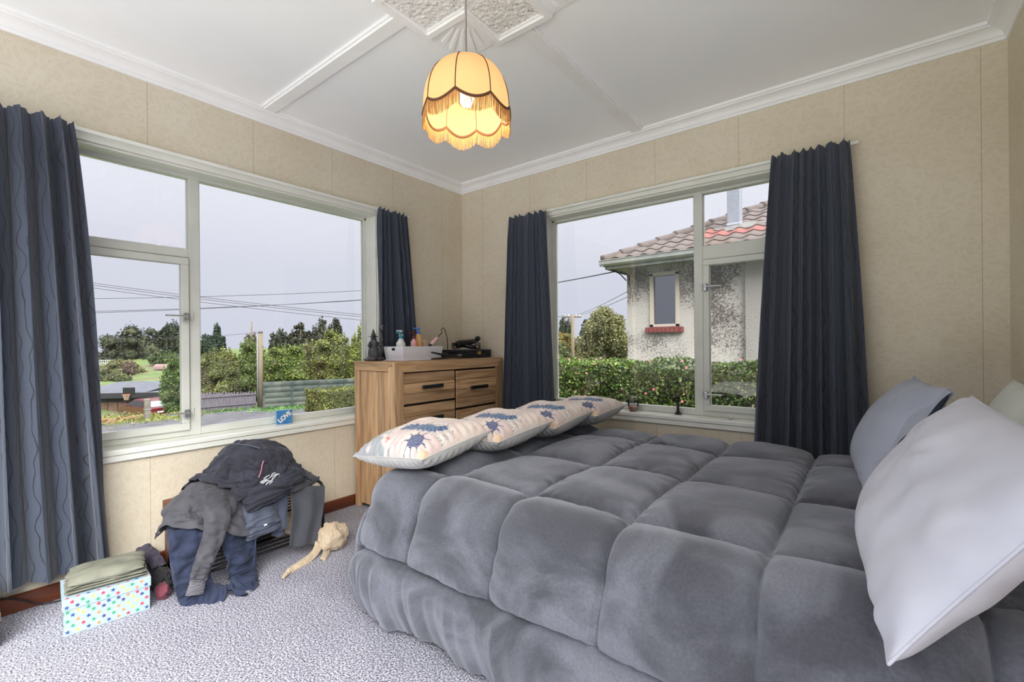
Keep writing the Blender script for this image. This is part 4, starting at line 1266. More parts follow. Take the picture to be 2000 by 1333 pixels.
def fringe(name, edge, length, m, cnt, rad):
    b = MB(); n = len(edge)
    for k in range(cnt):
        f = k / cnt * n; i = int(f); t = f - i
        p = edge[i] * (1 - t) + edge[(i + 1) % n] * t
        rd = (p - Vector((LX, LYy, p.z))).normalized()
        l = length * random.uniform(.92, 1.05); sw = Vector((random.uniform(-.003, .003), random.uniform(-.003, .003), 0))
        b.tube([p + rd * .001, p + rd * .002 + sw * .5 - Vector((0, 0, l * .5)), p + rd * .001 + sw - Vector((0, 0, l))], [rad, rad * 1.1, rad * .9], 4, cap=False)
    return tag(b.build(name, m, lamp, smooth=True), kind='stuff')
fringe('fringe', up_edge, .056, m_fr1, 460, .0013)
m_cord = M('grey lamp cord', (140, 140, 138), rough=.6)
MB().tube([(LX, LYy, CEIL - .012), (LX, LYy, ZT - .02)], .0032, 8).build('cord', m_cord, lamp)
MB().lathe([(.030, -.0), (.034, .006), (.030, .014)], (LX, LYy, CEIL - .024), 20).build('ceiling_cup', m_trim, lamp, smooth=True, auto=40)
MB().lathe([(.036, 0), (.041, .002), (.036, .004)], (LX, LYy, ZT - .004), 20).build('top_ring', m_braid, lamp, smooth=True)
MB().lathe([(.016, 0), (.018, .01), (.018, .045), (.008, .06)], (LX, LYy, ZT - .085), 14).build('lamp_holder', m_trim, lamp, smooth=True, auto=40)
m_bulb, nt_, b_, o_2 = nodes_of('lit bulb')
b_.inputs['Emission Color'].default_value = (1, .86, .66, 1); b_.inputs['Emission Strength'].default_value = 9.0
MB().lathe([(.004, -.048), (.018, -.044), (.029, -.026), (.030, -.008), (.022, .014), (.013, .030), (.013, .044)], (LX, LYy, ZT - .125), 18).build('bulb', m_bulb, lamp, smooth=True)
ld = bpy.data.lights.new('lamp_bulb_light', 'POINT'); ld.energy = LAMP_W; ld.color = (1.0, .80, .58); ld.shadow_soft_size = .033
lo_ = bpy.data.objects.new('lamp_bulb_light', ld); col.objects.link(lo_); lo_.location = (0, 0, ZT - .185 - 2.02); lo_.parent = lamp
# ------------------------------------------------------------------ starred gift box with folded trousers
m_card = M('pale blue card', (158, 180, 190), (163, 185, 195), scale=20, rough=.55)
gang = math.atan2(.467 - .435, .284)                        # the long side leans slightly off the wall
gb = thing('gift_box', (.325, -2.665, 0), 'pale blue lidded gift box printed with coloured stars', 'box')
GBT = Matrix.Translation((.451, -2.657, 0)) @ Matrix.Rotation(-gang, 4, 'Z')     # local: x=-depth..0, y=-half..half
def gbox(name, x0, x1, y0, y1, z0, z1, m, parent, b=.0015):
    return MB().box(x0, x1, y0, y1, z0, z1, b, GBT).build(name, m, parent)
body = gbox('box_body', -.245, -.004, -.140, .140, 0, .138, m_card, gb)
lid = gbox('lid', -.249, 0, -.144, .144, .105, .148, m_card, gb)
star_cols = [(52, 78, 138), (206, 58, 84), (56, 150, 110), (226, 190, 92), (222, 138, 84), (66, 58, 120)]
m_stars = [M('star print', c, rough=.6) for c in star_cols]
def star(cx, cy, r_, rot, plane, parent, k):
    P = []
    for i in range(10):
        a = rot + PI / 2 + i * PI / 5; q = r_ if i % 2 == 0 else r_ * .45; P.append((cx + q * math.cos(a), cy + q * math.sin(a)))
    ys, zs = [p[0] for p in P], [p[1] for p in P]
    if plane == 'front':
        V = [GBT @ Vector((-.0036, y, z)) for y, z in P]
    elif plane == 'lid':
        V = [GBT @ Vector((.0004, y, z)) for y, z in P]
    elif plane == 'top':
        V = [GBT @ Vector((z, y, .1484)) for y, z in P]
    elif plane == 'end':
        V = [GBT @ Vector((z_, -.1404, y)) for z_, y in P]
    c = sum(V, Vector()) / 10
    return mk('star', [c] + V, [(0, 1 + i, 1 + (i + 1) % 10) for i in range(10)], m_stars[k % 6], parent)
rs = random.Random(4); k = 0
for row, z in enumerate((.014, .036, .058, .080, .099)):
    for j in range(9):
        y = -.128 + j * .032 + (row % 2) * .016
        if abs(y) < .132: star(y, z - (.004 if z > .09 else 0), 0.0095, rs.uniform(-.4, .4), 'front', body, rs.randrange(6))
for row, z in enumerate((.117, .136)):
    for j in range(9):
        y = -.130 + j * .032 + (row % 2) * .016
        if abs(y) < .134: star(y, z, 0.0095, rs.uniform(-.4, .4), 'lid', lid, rs.randrange(6))
for row in range(7):
    for j in range(9):
        y = -.128 + j * .032 + (row % 2) * .016; x = -.018 - row * .034
        if abs(y) < .132: star(y, x, 0.0095, rs.uniform(-.4, .4), 'top', lid, rs.randrange(6))
for row, z in enumerate((.02, .045, .07, .092)):
    for j in range(6):
        star(-.225 + j * .040 + (row % 2) * .02, z, 0.0095, rs.uniform(-.4, .4), 'end', body, rs.randrange(6))

# folded khaki trousers: a soft folded slab made of three layers
m_khaki = M('khaki cotton', (112, 113, 100), (126, 127, 113), scale=14, rough=.85, bump=.15, bscale=260, bdist=.001)
def cloth_slab(name, x0, x1, y0, y1, z0, z1, T4, m, parent, seed, amp=.006, n=40):
    g = np.linspace(-1, 1, n); A, B = np.meshgrid(np.sin(g * PI / 2), np.sin(g * PI / 2), indexing='ij')
    pw = np.clip((1 - np.abs(A) ** 3) * (1 - np.abs(B) ** 3), 0, 1) ** .55
    X = (x0 + x1) / 2 + (x1 - x0) / 2 * A; Y = (y0 + y1) / 2 + (y1 - y0) / 2 * B
    nz = np.array([mnoise.fractal(Vector((a * 9 + seed, b_ * 5, seed)), 1, 2, 3) for a, b_ in zip(X.ravel(), Y.ravel())]).reshape(X.shape)
    zc = (z0 + z1) / 2; h = (z1 - z0) / 2
    Zt = zc + h * pw + amp * nz * pw; Zb = zc - h * pw
    X = X + amp * .8 * nz; Y = Y + amp * nz
    V = [T4 @ Vector(p) for p in np.concatenate([np.stack([X, Y, Zt], -1).reshape(-1, 3), np.stack([X, Y, Zb], -1).reshape(-1, 3)])]
    F = gridF(n, n); return mk(name, V, np.concatenate([F, F[:, ::-1] + n * n]), m, parent, smooth=True)
tr = thing('folded_trousers', (.30, -2.66, .149), 'khaki trousers folded flat on top of the starred gift box', 'trousers')
TT = GBT @ Matrix.Translation((-.115, .0, .149)) @ Matrix.Rotation(math.radians(-4), 4, 'Z')
cloth_slab('folded_leg', -.12, .095, -.130, .142, .000, .022, TT, m_khaki, tr, 1.2, .008)
cloth_slab('folded_leg', -.12, .090, -.128, .138, .010, .034, TT, m_khaki, tr, 5.1, .010)
cloth_slab('folded_seat', -.12, .092, -.126, .132, .016, .070, TT, m_khaki, tr, 9.4, .020)
MB().tube([TT @ Vector((.090 + .004 * math.sin(k), -.125 + k * .0125, .030 + .006 * math.sin(k * .25))) for k in range(21)], .0028, 6).build('hem_seam', m_khaki, tr, smooth=True)

# ------------------------------------------------------------------ black shoe rack
RX0, RX1, RY0, RY1 = .185, .490, -2.365, -1.700
rack = thing('shoe_rack', ((RX0 + RX1) / 2, (RY0 + RY1) / 2, 0), 'black metal two tier shoe rack buried under dark clothes', 'rack')
for y in (RY0, RY1):
    P = [(RX1, y, 0), (RX1, y, .30), (RX1, y, .335)]
    for k in range(7):
        a = k / 6 * PI / 2; P.append((RX1 - .04 + .04 * math.cos(a), y, .335 + .04 * math.sin(a)))
    for k in range(7):
        a = PI / 2 + k / 6 * PI / 2; P.append((RX0 + .04 + .04 * math.cos(a), y, .335 + .04 * math.sin(a)))
    P += [(RX0, y, .30), (RX0, y, 0)]
    MB().tube(P, .0085, 10).build('end_frame', m_blackmetal, rack, smooth=True)
for z in (.085, .270):
    for x in (RX0, RX1): MB().tube([(x, RY0, z), (x, RY1, z)], .0075, 8).build('rail', m_blackmetal, rack, smooth=True)
    for k in range(1, 6):
        x = RX0 + (RX1 - RX0) * k / 6; MB().tube([(x, RY0, z), (x, RY1, z)], .0045, 6).build('shelf_bar', m_blackmetal, rack, smooth=True)
    for y in (RY0, RY1): MB().tube([(RX0, y, z), (RX1, y, z)], .006, 8).build('cross_bar', m_blackmetal, rack, smooth=True)

# ------------------------------------------------------------------ clothes
def fabric(name, c1, c2, **k):
    return M(name, c1, c2, scale=k.pop('scale', 10), rough=.9, sheen=.12, bump=.22, bscale=220, bdist=.0015, **k)
m_dark = fabric('washed black jersey', (34, 35, 45), (50, 51, 63))
m_char = fabric('charcoal sweatshirt', (60, 60, 66), (78, 78, 84))
m_denim = fabric('blue denim', (40, 52, 78), (62, 76, 104), scale=16)
m_denimd = fabric('dark denim', (30, 38, 60), (44, 54, 80), scale=16)
m_slate = fabric('slate cotton', (66, 72, 88), (80, 86, 102))
m_grey = fabric('dark grey suiting', (64, 66, 72), (74, 76, 83))
m_beige = fabric('beige canvas', (176, 158, 134), (196, 178, 152))
m_blackc = fabric('black cloth', (20, 20, 23), (32, 32, 36))

def heap(name, c, rad, m, parent, seed, amp=.16, fold=5.0, nu=110, nv=64, squash=1.0, zmin=None, flow=(0, 0)):
    """crumpled cloth: an ellipsoid folded by ridged, warped noise"""
    V = np.zeros((nu, nv, 3)); c = np.array(c)
    for i in range(nu):
        for j in range(nv):
            th = 2 * PI * i / nu; ph = PI * j / (nv - 1)
            d = Vector((math.sin(ph) * math.cos(th), math.sin(ph) * math.sin(th), math.cos(ph)))
            w = mnoise.noise_vector(d * 1.7 + Vector((seed, 0, 0)))
            q = Vector((d.x * fold * .62, d.y * fold * .62, d.z * fold * .20)) + w * .75 + Vector((d.z * flow[0], d.z * flow[1], 0))
            r1 = 1 - abs(mnoise.noise(Vector((q.x * 1.6, q.y * 1.6, q.z * 1.0 + seed)))) * 2.2
            r2 = 1 - abs(mnoise.noise(q * 2.3 + Vector((0, seed, 0)))) * 2.2
            r3 = mnoise.noise(d * 2.1 + Vector((0, 0, seed)))
            r1 = max(r1, -.4); r2 = max(r2, -.4)
            k = 1 + amp * (.95 * r1 * abs(r1) + .30 * r2 - .15) + .24 * r3
            p = np.array([d.x * rad[0], d.y * rad[1], d.z * rad[2]]) * k
            V[i, j] = c + p
    V = V.reshape(-1, 3)
    if zmin is not None: V[:, 2] = np.maximum(V[:, 2], zmin + .002)
    return mk(name, V, gridF(nu, nv, wrap=True), m, parent, smooth=True)

def limb(name, path, wid, thk, m, parent, seed, amp=.020, n=30, sub=4, fr=36, closed=True):
    """a flattened cloth tube (leg or sleeve) along a path, wrinkled across"""
    P = smooth_path(path, sub); mlen = len(P)
    V = []; prev = None
    for i, p in enumerate(P):
        t = (P[min(i + 1, mlen - 1)] - P[max(i - 1, 0)]).normalized()
        side = Vector((0, 1, 0)) if prev is None else prev
        side = (side - t * side.dot(t)).normalized(); prev = side; nn = t.cross(side)
        f = i / (mlen - 1)
        wv = np.interp(f, np.linspace(0, 1, len(wid)), wid); tv = np.interp(f, np.linspace(0, 1, len(thk)), thk)
        for k in range(n):
            a = 2 * PI * k / n; cs, sn = math.cos(a), math.sin(a)
            x = wv * math.copysign(abs(cs) ** .8, cs); y = tv * math.copysign(abs(sn) ** .8, sn)
            w = mnoise.noise(Vector((f * fr * .35 + seed, cs * 1.3, sn * 1.3))) + .6 * mnoise.noise(Vector((f * fr + seed, cs * 2.2, sn * 2.2 + seed)))
            q = p + side * (x * (1 + amp * 6 * w * .4)) + nn * (y + amp * w * 1.6)
            V.append(q)
    F = [(i * n + k, i * n + (k + 1) % n, (i + 1) * n + (k + 1) % n, (i + 1) * n + k) for i in range(mlen - 1) for k in range(n)]
    F.append(tuple(range(n - 1, -1, -1))); F.append(tuple(range((mlen - 1) * n, mlen * n)))
    return mk(name, V, F, m, parent, smooth=True)

def sheet(name, top, bot, m, parent, seed, nf=3, amp=.018, nu=50, nv=30, thick=.006, bulge=.0):
    """hanging cloth between a top edge (p,q) and a bottom edge (p,q)"""
    a0, a1, b0, b1 = (Vector(top[0]), Vector(top[1]), Vector(bot[0]), Vector(bot[1]))
    V = []
    for i in range(nu):
        u = i / (nu - 1)
        for j in range(nv):
            t = j / (nv - 1)
            p = (a0 * (1 - u) + a1 * u) * (1 - t) + (b0 * (1 - u) + b1 * u) * t
            n_ = mnoise.noise(Vector((u * 4 + seed, t * 2, seed)))
            p = p + Vector((amp * (.3 + .7 * t) * math.sin(2 * PI * nf * u + seed + t) + amp * .6 * n_ + bulge * math.sin(PI * t), .004 * n_, .006 * math.sin(2 * PI * nf * u + seed) * t))
            V.append(p)
    o = mk(name, V, gridF(nu, nv), m, parent, smooth=True)
    md = o.modifiers.new('cloth', 'SOLIDIFY'); md.thickness = thick; md.offset = 0
    return o

def sim_drape(V, F, colliders, frames=34, shrink=0.0, stiff=8.0, selfc=True, bend=.15):
    """let a sheet of cloth fall and settle over the given shapes; returns the settled points"""
    me = bpy.data.meshes.new('falling_cloth'); me.from_pydata([tuple(v) for v in V], [], [tuple(int(i) for i in f) for f in F])
    o = bpy.data.objects.new('falling_cloth', me); col.objects.link(o); tmp_ = [o]
    for (cv, cf) in colliders:
        m_ = bpy.data.meshes.new('form'); m_.from_pydata([tuple(v) for v in cv], [], [tuple(f) for f in cf])
        c = bpy.data.objects.new('form', m_); col.objects.link(c); c.modifiers.new('Collision', 'COLLISION')
        c.collision.thickness_outer = .006; c.collision.cloth_friction = 30; tmp_.append(c)
    md = o.modifiers.new('Cloth', 'CLOTH'); st_ = md.settings
    st_.quality = 6; st_.mass = .25; st_.tension_stiffness = stiff; st_.compression_stiffness = stiff; st_.shear_stiffness = stiff
    st_.bending_stiffness = bend; st_.shrink_min = shrink; st_.air_damping = 2
    cs_ = md.collision_settings; cs_.collision_quality = 3; cs_.distance_min = .006; cs_.use_self_collision = selfc; cs_.self_distance_min = .005
    md.point_cache.frame_start = 1; md.point_cache.frame_end = frames + 1
    for f in range(1, frames + 1): scene.frame_set(f)
    ev = o.evaluated_get(bpy.context.evaluated_depsgraph_get()); a = np.zeros(len(V) * 3)
    ev.data.vertices.foreach_get('co', a)
    for x in tmp_: bpy.data.objects.remove(x)
    scene.frame_set(1)
    return a.reshape(-1, 3)
def form(c, r, n=22, m=12):
    V = []; F = []
    for j in range(m):
        ph = PI * (j + .5) / m
        for i in range(n):
            a = 2 * PI * i / n; V.append((c[0] + r[0] * math.sin(ph) * math.cos(a), c[1] + r[1] * math.sin(ph) * math.sin(a), c[2] + r[2] * math.cos(ph)))
    for j in range(m - 1):
        for i in range(n): F.append((j * n + i, (j + 1) * n + i, (j + 1) * n + (i + 1) % n, j * n + (i + 1) % n))
    F += [tuple(range(n)), tuple(range(m * n - 1, (m - 1) * n - 1, -1))]
    return V, F
def meshform(*objs):
    out = []
    for o_ in objs:
        w_ = world_loc(o_); out.append(([tuple(v.co + w_) for v in o_.data.vertices], [tuple(p_.vertices) for p_ in o_.data.polygons]))
    return out
def plate(x0, x1, y0, y1, z): return [(x0, y0, z), (x1, y0, z), (x1, y1, z), (x0, y1, z)], [(0, 1, 2, 3)]
def crumpled(name, c, size, n, z, cols_, m, parent, rot=0.0, frames=34, shrink=-.28, seed=1, selfc=True, crease=.011):
    g0 = np.linspace(-size[0] / 2, size[0] / 2, n); g1 = np.linspace(-size[1] / 2, size[1] / 2, n)
    A, B = np.meshgrid(g0, g1, indexing='ij')
    wob = .016 * np.sin(A * 31 + seed) + .016 * np.sin(B * 27 + A * 11 + seed * 2) + .010 * np.sin(B * 53 - A * 37)
    X = c[0] + A * math.cos(rot) - B * math.sin(rot); Y = c[1] + A * math.sin(rot) + B * math.cos(rot)
    V = np.stack([X, Y, z + wob], -1).reshape(-1, 3); F = gridF(n, n)
    try:
        V = sim_drape(V, F, cols_, frames, shrink, selfc=selfc)
    except Exception as ex:
        print('drape failed', ex)
    G = V.reshape(n, n, 3); du = np.gradient(G, axis=0); dv = np.gradient(G, axis=1); nn = np.cross(du, dv); nn /= np.linalg.norm(nn, axis=2)[..., None] + 1e-9
    if nn[..., 2].mean() < 0: nn = -nn
    rg = np.zeros(n * n)                       # crisp secondary creases
    for i_, (a_, b_) in enumerate(zip(A.ravel(), B.ravel())):
        w_ = mnoise.noise(Vector((a_ * 6 + seed, b_ * 6, .5)))
        r_ = 1 - abs(mnoise.noise(Vector((a_ * 9 + 1.2 * w_, b_ * 20 + 1.2 * w_, seed)))) * 3.0
        r2_ = 1 - abs(mnoise.noise(Vector((a_ * 24 - w_, b_ * 11 + w_, seed + 5)))) * 3.0
        rg[i_] = max(r_, 0) ** 1.5 + .7 * max(r2_, 0) ** 1.5
    V = (G + nn * (rg.reshape(n, n) * crease)[..., None]).reshape(-1, 3)
    o = mk(name, V, F, m, parent, smooth=True)
    md = o.modifiers.new('round', 'SUBSURF'); md.levels = 1; md.render_levels = 1
    md = o.modifiers.new('cloth', 'SOLIDIFY'); md.thickness = .0035; md.offset = 0
    return o, V
wallp_ = ([(.03, -3.2, 0), (.03, -1.2, 0), (.03, -1.2, 1.2), (.03, -3.2, 1.2)], [(0, 1, 2, 3)])
bench_ = (lambda b_: (b_.v, b_.f))(MB().box(.030, .150, -2.355, -1.80, .0, .360))
shelf_ = plate(RX0 - .02, RX1 + .01, RY0 - .05, RY1 + .02, .275)

jeans = thing('jeans', (.47, -2.25, 0), 'blue jeans hanging off the shoe rack with both cuffs on the carpet', 'jeans')
heap('seat', (.41, -2.29, .300), (.100, .13, .045), m_denim, jeans, 3.1, .09, 3.5, 60, 34)
limb('leg', [(.42, -2.375, .33), (.515, -2.395, .30), (.545, -2.385, .18), (.545, -2.375, .08), (.555, -2.365, .022), (.60, -2.33, .016), (.64, -2.27, .014)], [.062, .070, .075, .072, .068, .055, .045], [.035, .030, .026, .026, .022, .010, .008], m_denimd, jeans, 2.0)
limb('leg', [(.42, -2.20, .30), (.520, -2.185, .27), (.540, -2.165, .16), (.545, -2.160, .07), (.565, -2.160, .022), (.62, -2.18, .015), (.665, -2.24, .014)], [.060, .075, .078, .074, .070, .055, .050], [.030, .028, .024, .024, .020, .010, .008], m_denimd, jeans, 6.0)
MB().tube([(.578, -2.108 - .002 * k, .245 - .022 * k) for k in range(9)], .0022, 5).build('side_seam', m_denim, jeans, smooth=True)

shorts = thing('black_shorts', (.45, -2.08, .27), 'black shorts with a small white mark hanging off the rack front', 'shorts')
heap('waist', (.40, -2.09, .335), (.12, .10, .075), m_blackc, shorts, 12.0, .10, 4, 60, 34)
limb('short_leg', [(.44, -2.08, .36), (.535, -2.075, .33), (.556, -2.07, .26), (.558, -2.065, .215)], [.07, .085, .085, .088], [.04, .035, .026, .02], m_slate, shorts, 7.7, .014)
MB().box(.585, .588, -2.075, -2.060, .262, .270, 0).build('white_mark', M('white print', (225, 225, 228), rough=.7), shorts)

trs = thing('grey_trousers', (.47, -1.80, .30), 'dark grey trouser leg draped flat over the right end of the rack', 'trousers')
sheet('leg_front', ((.505, -1.905, .415), (.500, -1.690, .355)), ((.540, -1.925, .085), (.545, -1.775, .055)), m_grey, trs, 2.2, 1.5, .010, bulge=.02)
limb('waist_fold', [(.33, -1.86, .42), (.44, -1.83, .425), (.505, -1.80, .385)], [.10, .11, .105], [.03, .028, .012], m_grey, trs, 5.5, .01)
swt = thing('slate_shirt', (.46, -1.96, .27), 'slate blue shirt hem hanging between the shorts and the grey trousers', 'shirt')
sheet('shirt_front', ((.516, -2.000, .39), (.516, -1.922, .39)), ((.540, -2.020, .215), (.540, -1.934, .185)), m_slate, swt, 6.1, 1.5, .006)
sheet('shirt_back', ((.504, -2.000, .34), (.504, -1.925, .34)), ((.512, -2.005, .165), (.512, -1.930, .145)), m_slate, swt, 1.4, 1.2, .004)

hood = thing('hooded_sweatshirt', (.40, -2.25, .30), 'charcoal sweatshirt with one ribbed sleeve dangling over the jeans', 'sweatshirt')
heap('inner_folds', (.36, -2.24, .385), (.125, .13, .06), m_char, hood, 8.8, .08, 4.0, 60, 30)
hoodform = form((.355, -2.24, .37), (.15, .155, .10))
hoodbody, _ = crumpled('body', (.39, -2.235), (.38, .36), 48, .50, [hoodform, shelf_, bench_] + meshform(*[c_ for c_ in jeans.children if len(c_.data.polygons) > 200]), m_char, hood, .35, 34, -.50, 2.2)
limb('sleeve', [(.44, -2.28, .45), (.535, -2.270, .40), (.575, -2.285, .31), (.600, -2.335, .22), (.605, -2.365, .15), (.60, -2.372, .115)], [.052, .062, .050, .042, .036, .030], [.040, .045, .032, .026, .022, .020], m_char, hood, 4.4, .012)
limb('cuff', [(.601, -2.372, .120), (.602, -2.380, .085), (.604, -2.388, .055)], [.030, .034, .038], [.019, .018, .016], fabric('ribbed cuff', (92, 92, 98), (104, 104, 110)), hood, 1.1, .004)

tee = thing('black_t_shirt', (.33, -2.02, .40), 'heap of washed black t-shirts with a pale print on top of the pile', 't-shirt')
heap('inner_folds', (.325, -2.02, .46), (.14, .165, .125), m_dark, tee, 21.5, .06, 4, 60, 30)
_, teeV = crumpled('crumpled_body', (.335, -2.045), (.40, .44), 62, .69, [form((.325, -2.02, .475), (.165, .19, .165)), hoodform, shelf_, bench_, wallp_] + meshform(hoodbody, *[c_ for r_ in (jeans, shorts, trs) for c_ in r_.children if len(c_.data.polygons) > 200]), m_dark, tee, .15, 36, -.42, 4.1, crease=.014)
def tee_x(y, z):
    d_ = np.hypot(teeV[:, 1] - y, teeV[:, 2] - z); k_ = d_ < .03
    return (teeV[k_, 0].max() if k_.any() else .55) + .004
tg_ = teeV.reshape(62, 62, 3)
limb('neck_band', [Vector(tg_[k, 24 + (k - 20) // 3]) + Vector((.004, -.001, .005)) for k in range(16, 46, 5)], [.011] * 6, [.004] * 6, m_slate, tee, 3.3, .001)
limb('short_sleeve', [(.44, -1.93, .50), (.52, -1.905, .47), (.545, -1.90, .425)], [.055, .062, .064], [.03, .03, .022], m_dark, tee, 9.2, .012)
limb('shirt_tail', [(.42, -2.02, .47), (.515, -2.03, .45), (.555, -2.04, .405), (.556, -2.03, .37)], [.12, .13, .12, .11], [.03, .028, .022, .018], m_dark, tee, 14.2, .016)
# worn print on the cloth: short raised strokes
pr = random.Random(9); pb = MB(); pp = MB()
for k in range(16):
    y = -2.02 + pr.uniform(-.05, .05); z = .475 + pr.uniform(-.022, .022)
    pb.tube([(tee_x(y, z), y, z), (tee_x(y + .016, z + .010), y + .016, z + .010), (tee_x(y + .03, z + .013), y + .030, z + .013)], .0022, 4)
for k in range(6):
    y = -2.075 + .006 * k; z = .50 + .013 * k
    pp.tube([(tee_x(y, z), y, z), (tee_x(y + .005, z + .013), y + .005, z + .013)], .0035, 4)
pb.build('pale_print', M('cracked white print', (206, 206, 212), rough=.8), tee); pp.build('pink_print', M('pink print', (170, 110, 128), rough=.8), tee)

bag = thing('canvas_bag', (.40, -1.80, 0), 'beige canvas bag with loose straps slumped under the rack', 'bag')
bagb = heap('bag_body', (.365, -1.815, .150), (.095, .085, .055), m_beige, bag, 31.0, .08, 4, 60, 34, zmin=.098)
heap('bag_flap', (.572, -1.685, .070), (.056, .080, .078), m_beige, bag, 35.0, .16, 4.5, 70, 40, zmin=.0)
limb('strap', [(.40, -1.80, .205), (.475, -1.765, .150), (.515, -1.750, .100), (.565, -1.765, .040), (.605, -1.840, .014), (.630, -1.93, .012), (.650, -1.985, .012)], [.018, .020, .020, .022, .020, .018, .014], [.006] * 7, m_beige, bag, 3.0, .004)
limb('strap', [(.42, -1.775, .200), (.485, -1.735, .140), (.515, -1.725, .085), (.56, -1.725, .028), (.62, -1.755, .012), (.66, -1.80, .010)], [.016, .018, .018, .020, .018, .016], [.006] * 6, m_beige, bag, 8.0, .004)
limb('strap_knot', [(.645, -1.975, .012), (.672, -2.01, .012), (.690, -2.03, .010)], [.014, .010, .006], [.008, .007, .005], m_beige, bag, 9.0, .006)
shoe = thing('black_slipper', (.33, -2.07, .098), 'black slipper lying on the lower tier of the rack', 'shoe')
V = []; n = 20; prof_s = [(0, .020, .018), (.03, .038, .038), (.09, .042, .046), (.16, .036, .050), (.21, .034, .055), (.25, .022, .045)]
for (yy, w_, h_) in prof_s:
    for k in range(n):
        a = 2 * PI * k / n; V.append((.35 + w_ * math.cos(a), -2.185 + yy, .103 + h_ * (.5 + .5 * math.sin(a))))
F = [(i * n + k, i * n + (k + 1) % n, (i + 1) * n + (k + 1) % n, (i + 1) * n + k) for i in range(5) for k in range(n)] + [tuple(range(n - 1, -1, -1)), tuple(range(5 * n, 6 * n))]
mk('upper', V, F, m_blackc, shoe, smooth=True)
MB().box(.312,   .388, -2.180, -1.940, .0935, .103, .003).build('sole', m_black, shoe)

fl = thing('black_trousers', (.20, -2.44, 0), 'black clothes crumpled on the carpet between gift box and rack', 'clothes')
heap('crumpled_leg', (.22, -2.440, .056), (.185, .046, .062), m_blackc, fl, 41.0, .10, 4.5, 90, 44, zmin=0)
heap('crumpled_top', (.10, -2.442, .105), (.065, .042, .048), m_blackc, fl, 43.0, .10, 4, 50, 30, zmin=0)
limb('purple_hem', [(.10, -2.455, .155), (.20, -2.445, .140), (.30, -2.438, .115)], [.032, .034, .028], [.010, .012, .010], fabric('dark purple cloth', (52, 46, 60), (66, 60, 74)), fl, 2.4, .010)
heap('pink_sock', (.400, -2.455, .032), (.036, .028, .034), fabric('dark pink knit', (96, 44, 58), (120, 58, 72)), fl, 45.0, .2, 4, 36, 22, zmin=0)

# wooden bench end against the wall behind the rack
m_stool = make_wood('red brown wood', (104, 62, 40), (146, 92, 62), (126, 76, 50), axis=1)
bn = thing('wooden_bench', (.10, -2.08, 0), 'low reddish wooden bench pushed against the wall behind the rack', 'bench')
MB().box(.030, .150, -2.355, -1.80, .255, .360, .004).build('front_board', m_stool, bn)
for y in (-2.33, -1.83): MB().box(.035, .145, y - .018, y + .018, 0, .255, .003).build('leg', m_stool, bn)

# tote bag at the frame edge and a cable along the skirting
tote = thing('patterned_bag', (.14, -3.10, 0), 'dark patterned bag with a cream band standing behind the curtain', 'bag')
V = []; n = 28; prof_t = [(0, .97), (.01, 1.0), (.07, 1.02), (.14, 1.0), (.21, .95), (.25, .90)]
m_tote = fabric('dark patterned weave', (34, 28, 34), (62, 50, 58), scale=40); m_band = fabric('cream band', (190, 174, 148), (206, 190, 164))
for (z, s) in prof_t:
    for k in range(n):
        a = 2 * PI * k / n; cs, sn = math.cos(a), math.sin(a)
        V.append((.275 + .075 * s * math.copysign(abs(cs) ** .6, cs), -3.085 + .125 * s * math.copysign(abs(sn) ** .6, sn), z))
F = [(i * n + k, i * n + (k + 1) % n, (i + 1) * n + (k + 1) % n, (i + 1) * n + k) for i in range(5) for k in range(n)] + [tuple(range(n - 1, -1, -1)), tuple(range(5 * n, 6 * n))]
mk('bag_body', V, F, m_tote, tote, smooth=True)
V = []
for z in (.10, .135):
    for k in range(n):
        a = 2 * PI * k / n; cs, sn = math.cos(a), math.sin(a)
        V.append((.275 + .0778 * math.copysign(abs(cs) ** .6, cs), -3.085 + .1290 * math.copysign(abs(sn) ** .6, sn), z))
mk('band', V, [(k, (k + 1) % n, n + (k + 1) % n, n + k) for k in range(n)], m_band, tote, smooth=True)
cab = thing('extension_lead', (.05, -2.80, 0)); MB().tube(smooth_path([(.024, -3.05, .12), (.026, -2.95, .095), (.032, -2.88, .06), (.040, -2.82, .012), (.06, -2.74, .006), (.10, -2.62, .006), (.14, -2.56, .006)]), .0035, 6).build('cable', m_black, cab, smooth=True)
tag(cab, 'thin black cord trailing down the skirting beside the gift box', 'cord')
# ------------------------------------------------------------------ the world outside the windows
GZ = -2.62
def gp(px, py, z):
    d = fw * FPX + rt * (px - 1000.0) - up * (py - 672.18); t = (z - CAM[2]) / d[2]; return CAM + d * t
def ss(a, b, x):
    t = np.clip((x - a) / (b - a), 0, 1); return t * t * (3 - 2 * t)
hillc = at(500, 690, 80); dipc = at(250, 800, 33)
def ground(x, y):
    x = np.asarray(x, float); y = np.asarray(y, float)
    z = -.78 + (GZ + .78) * ss(-3.5, -15, x)
    z = z + 3.1 * np.exp(-(((x - hillc[0]) / 24) ** 2 + ((y - hillc[1]) / 26) ** 2))
    lat = (x - dipc[0]) * rt[0] + (y - dipc[1]) * rt[1]; dep = (x - CAM[0]) * fw[0] + (y - CAM[1]) * fw[1]
    z = z - 1.55 * np.exp(-((lat / 7.0) ** 4 + ((dep - 33.6) / 8.3) ** 8))
    far = np.hypot(x - 3, y + 3)
    return z + 1.6 * ss(70, 150, far)
m_grass = M('wet grass', (64, 82, 38), (88, 104, 52), scale=1.2, detail=8, rough=.9, coords='Position', c3=(84, 82, 58), s3=.25, bump=.4, bscale=30, bdist=.05)
m_road = M('wet asphalt', (74, 74, 78), (88, 88, 92), scale=1.5, detail=8, rough=.95, spec=.15, coords='Position', bump=.15, bscale=60)
m_kerb = M('old kerb', (122, 110, 100), (146, 134, 122), scale=8, rough=.8, coords='Position')
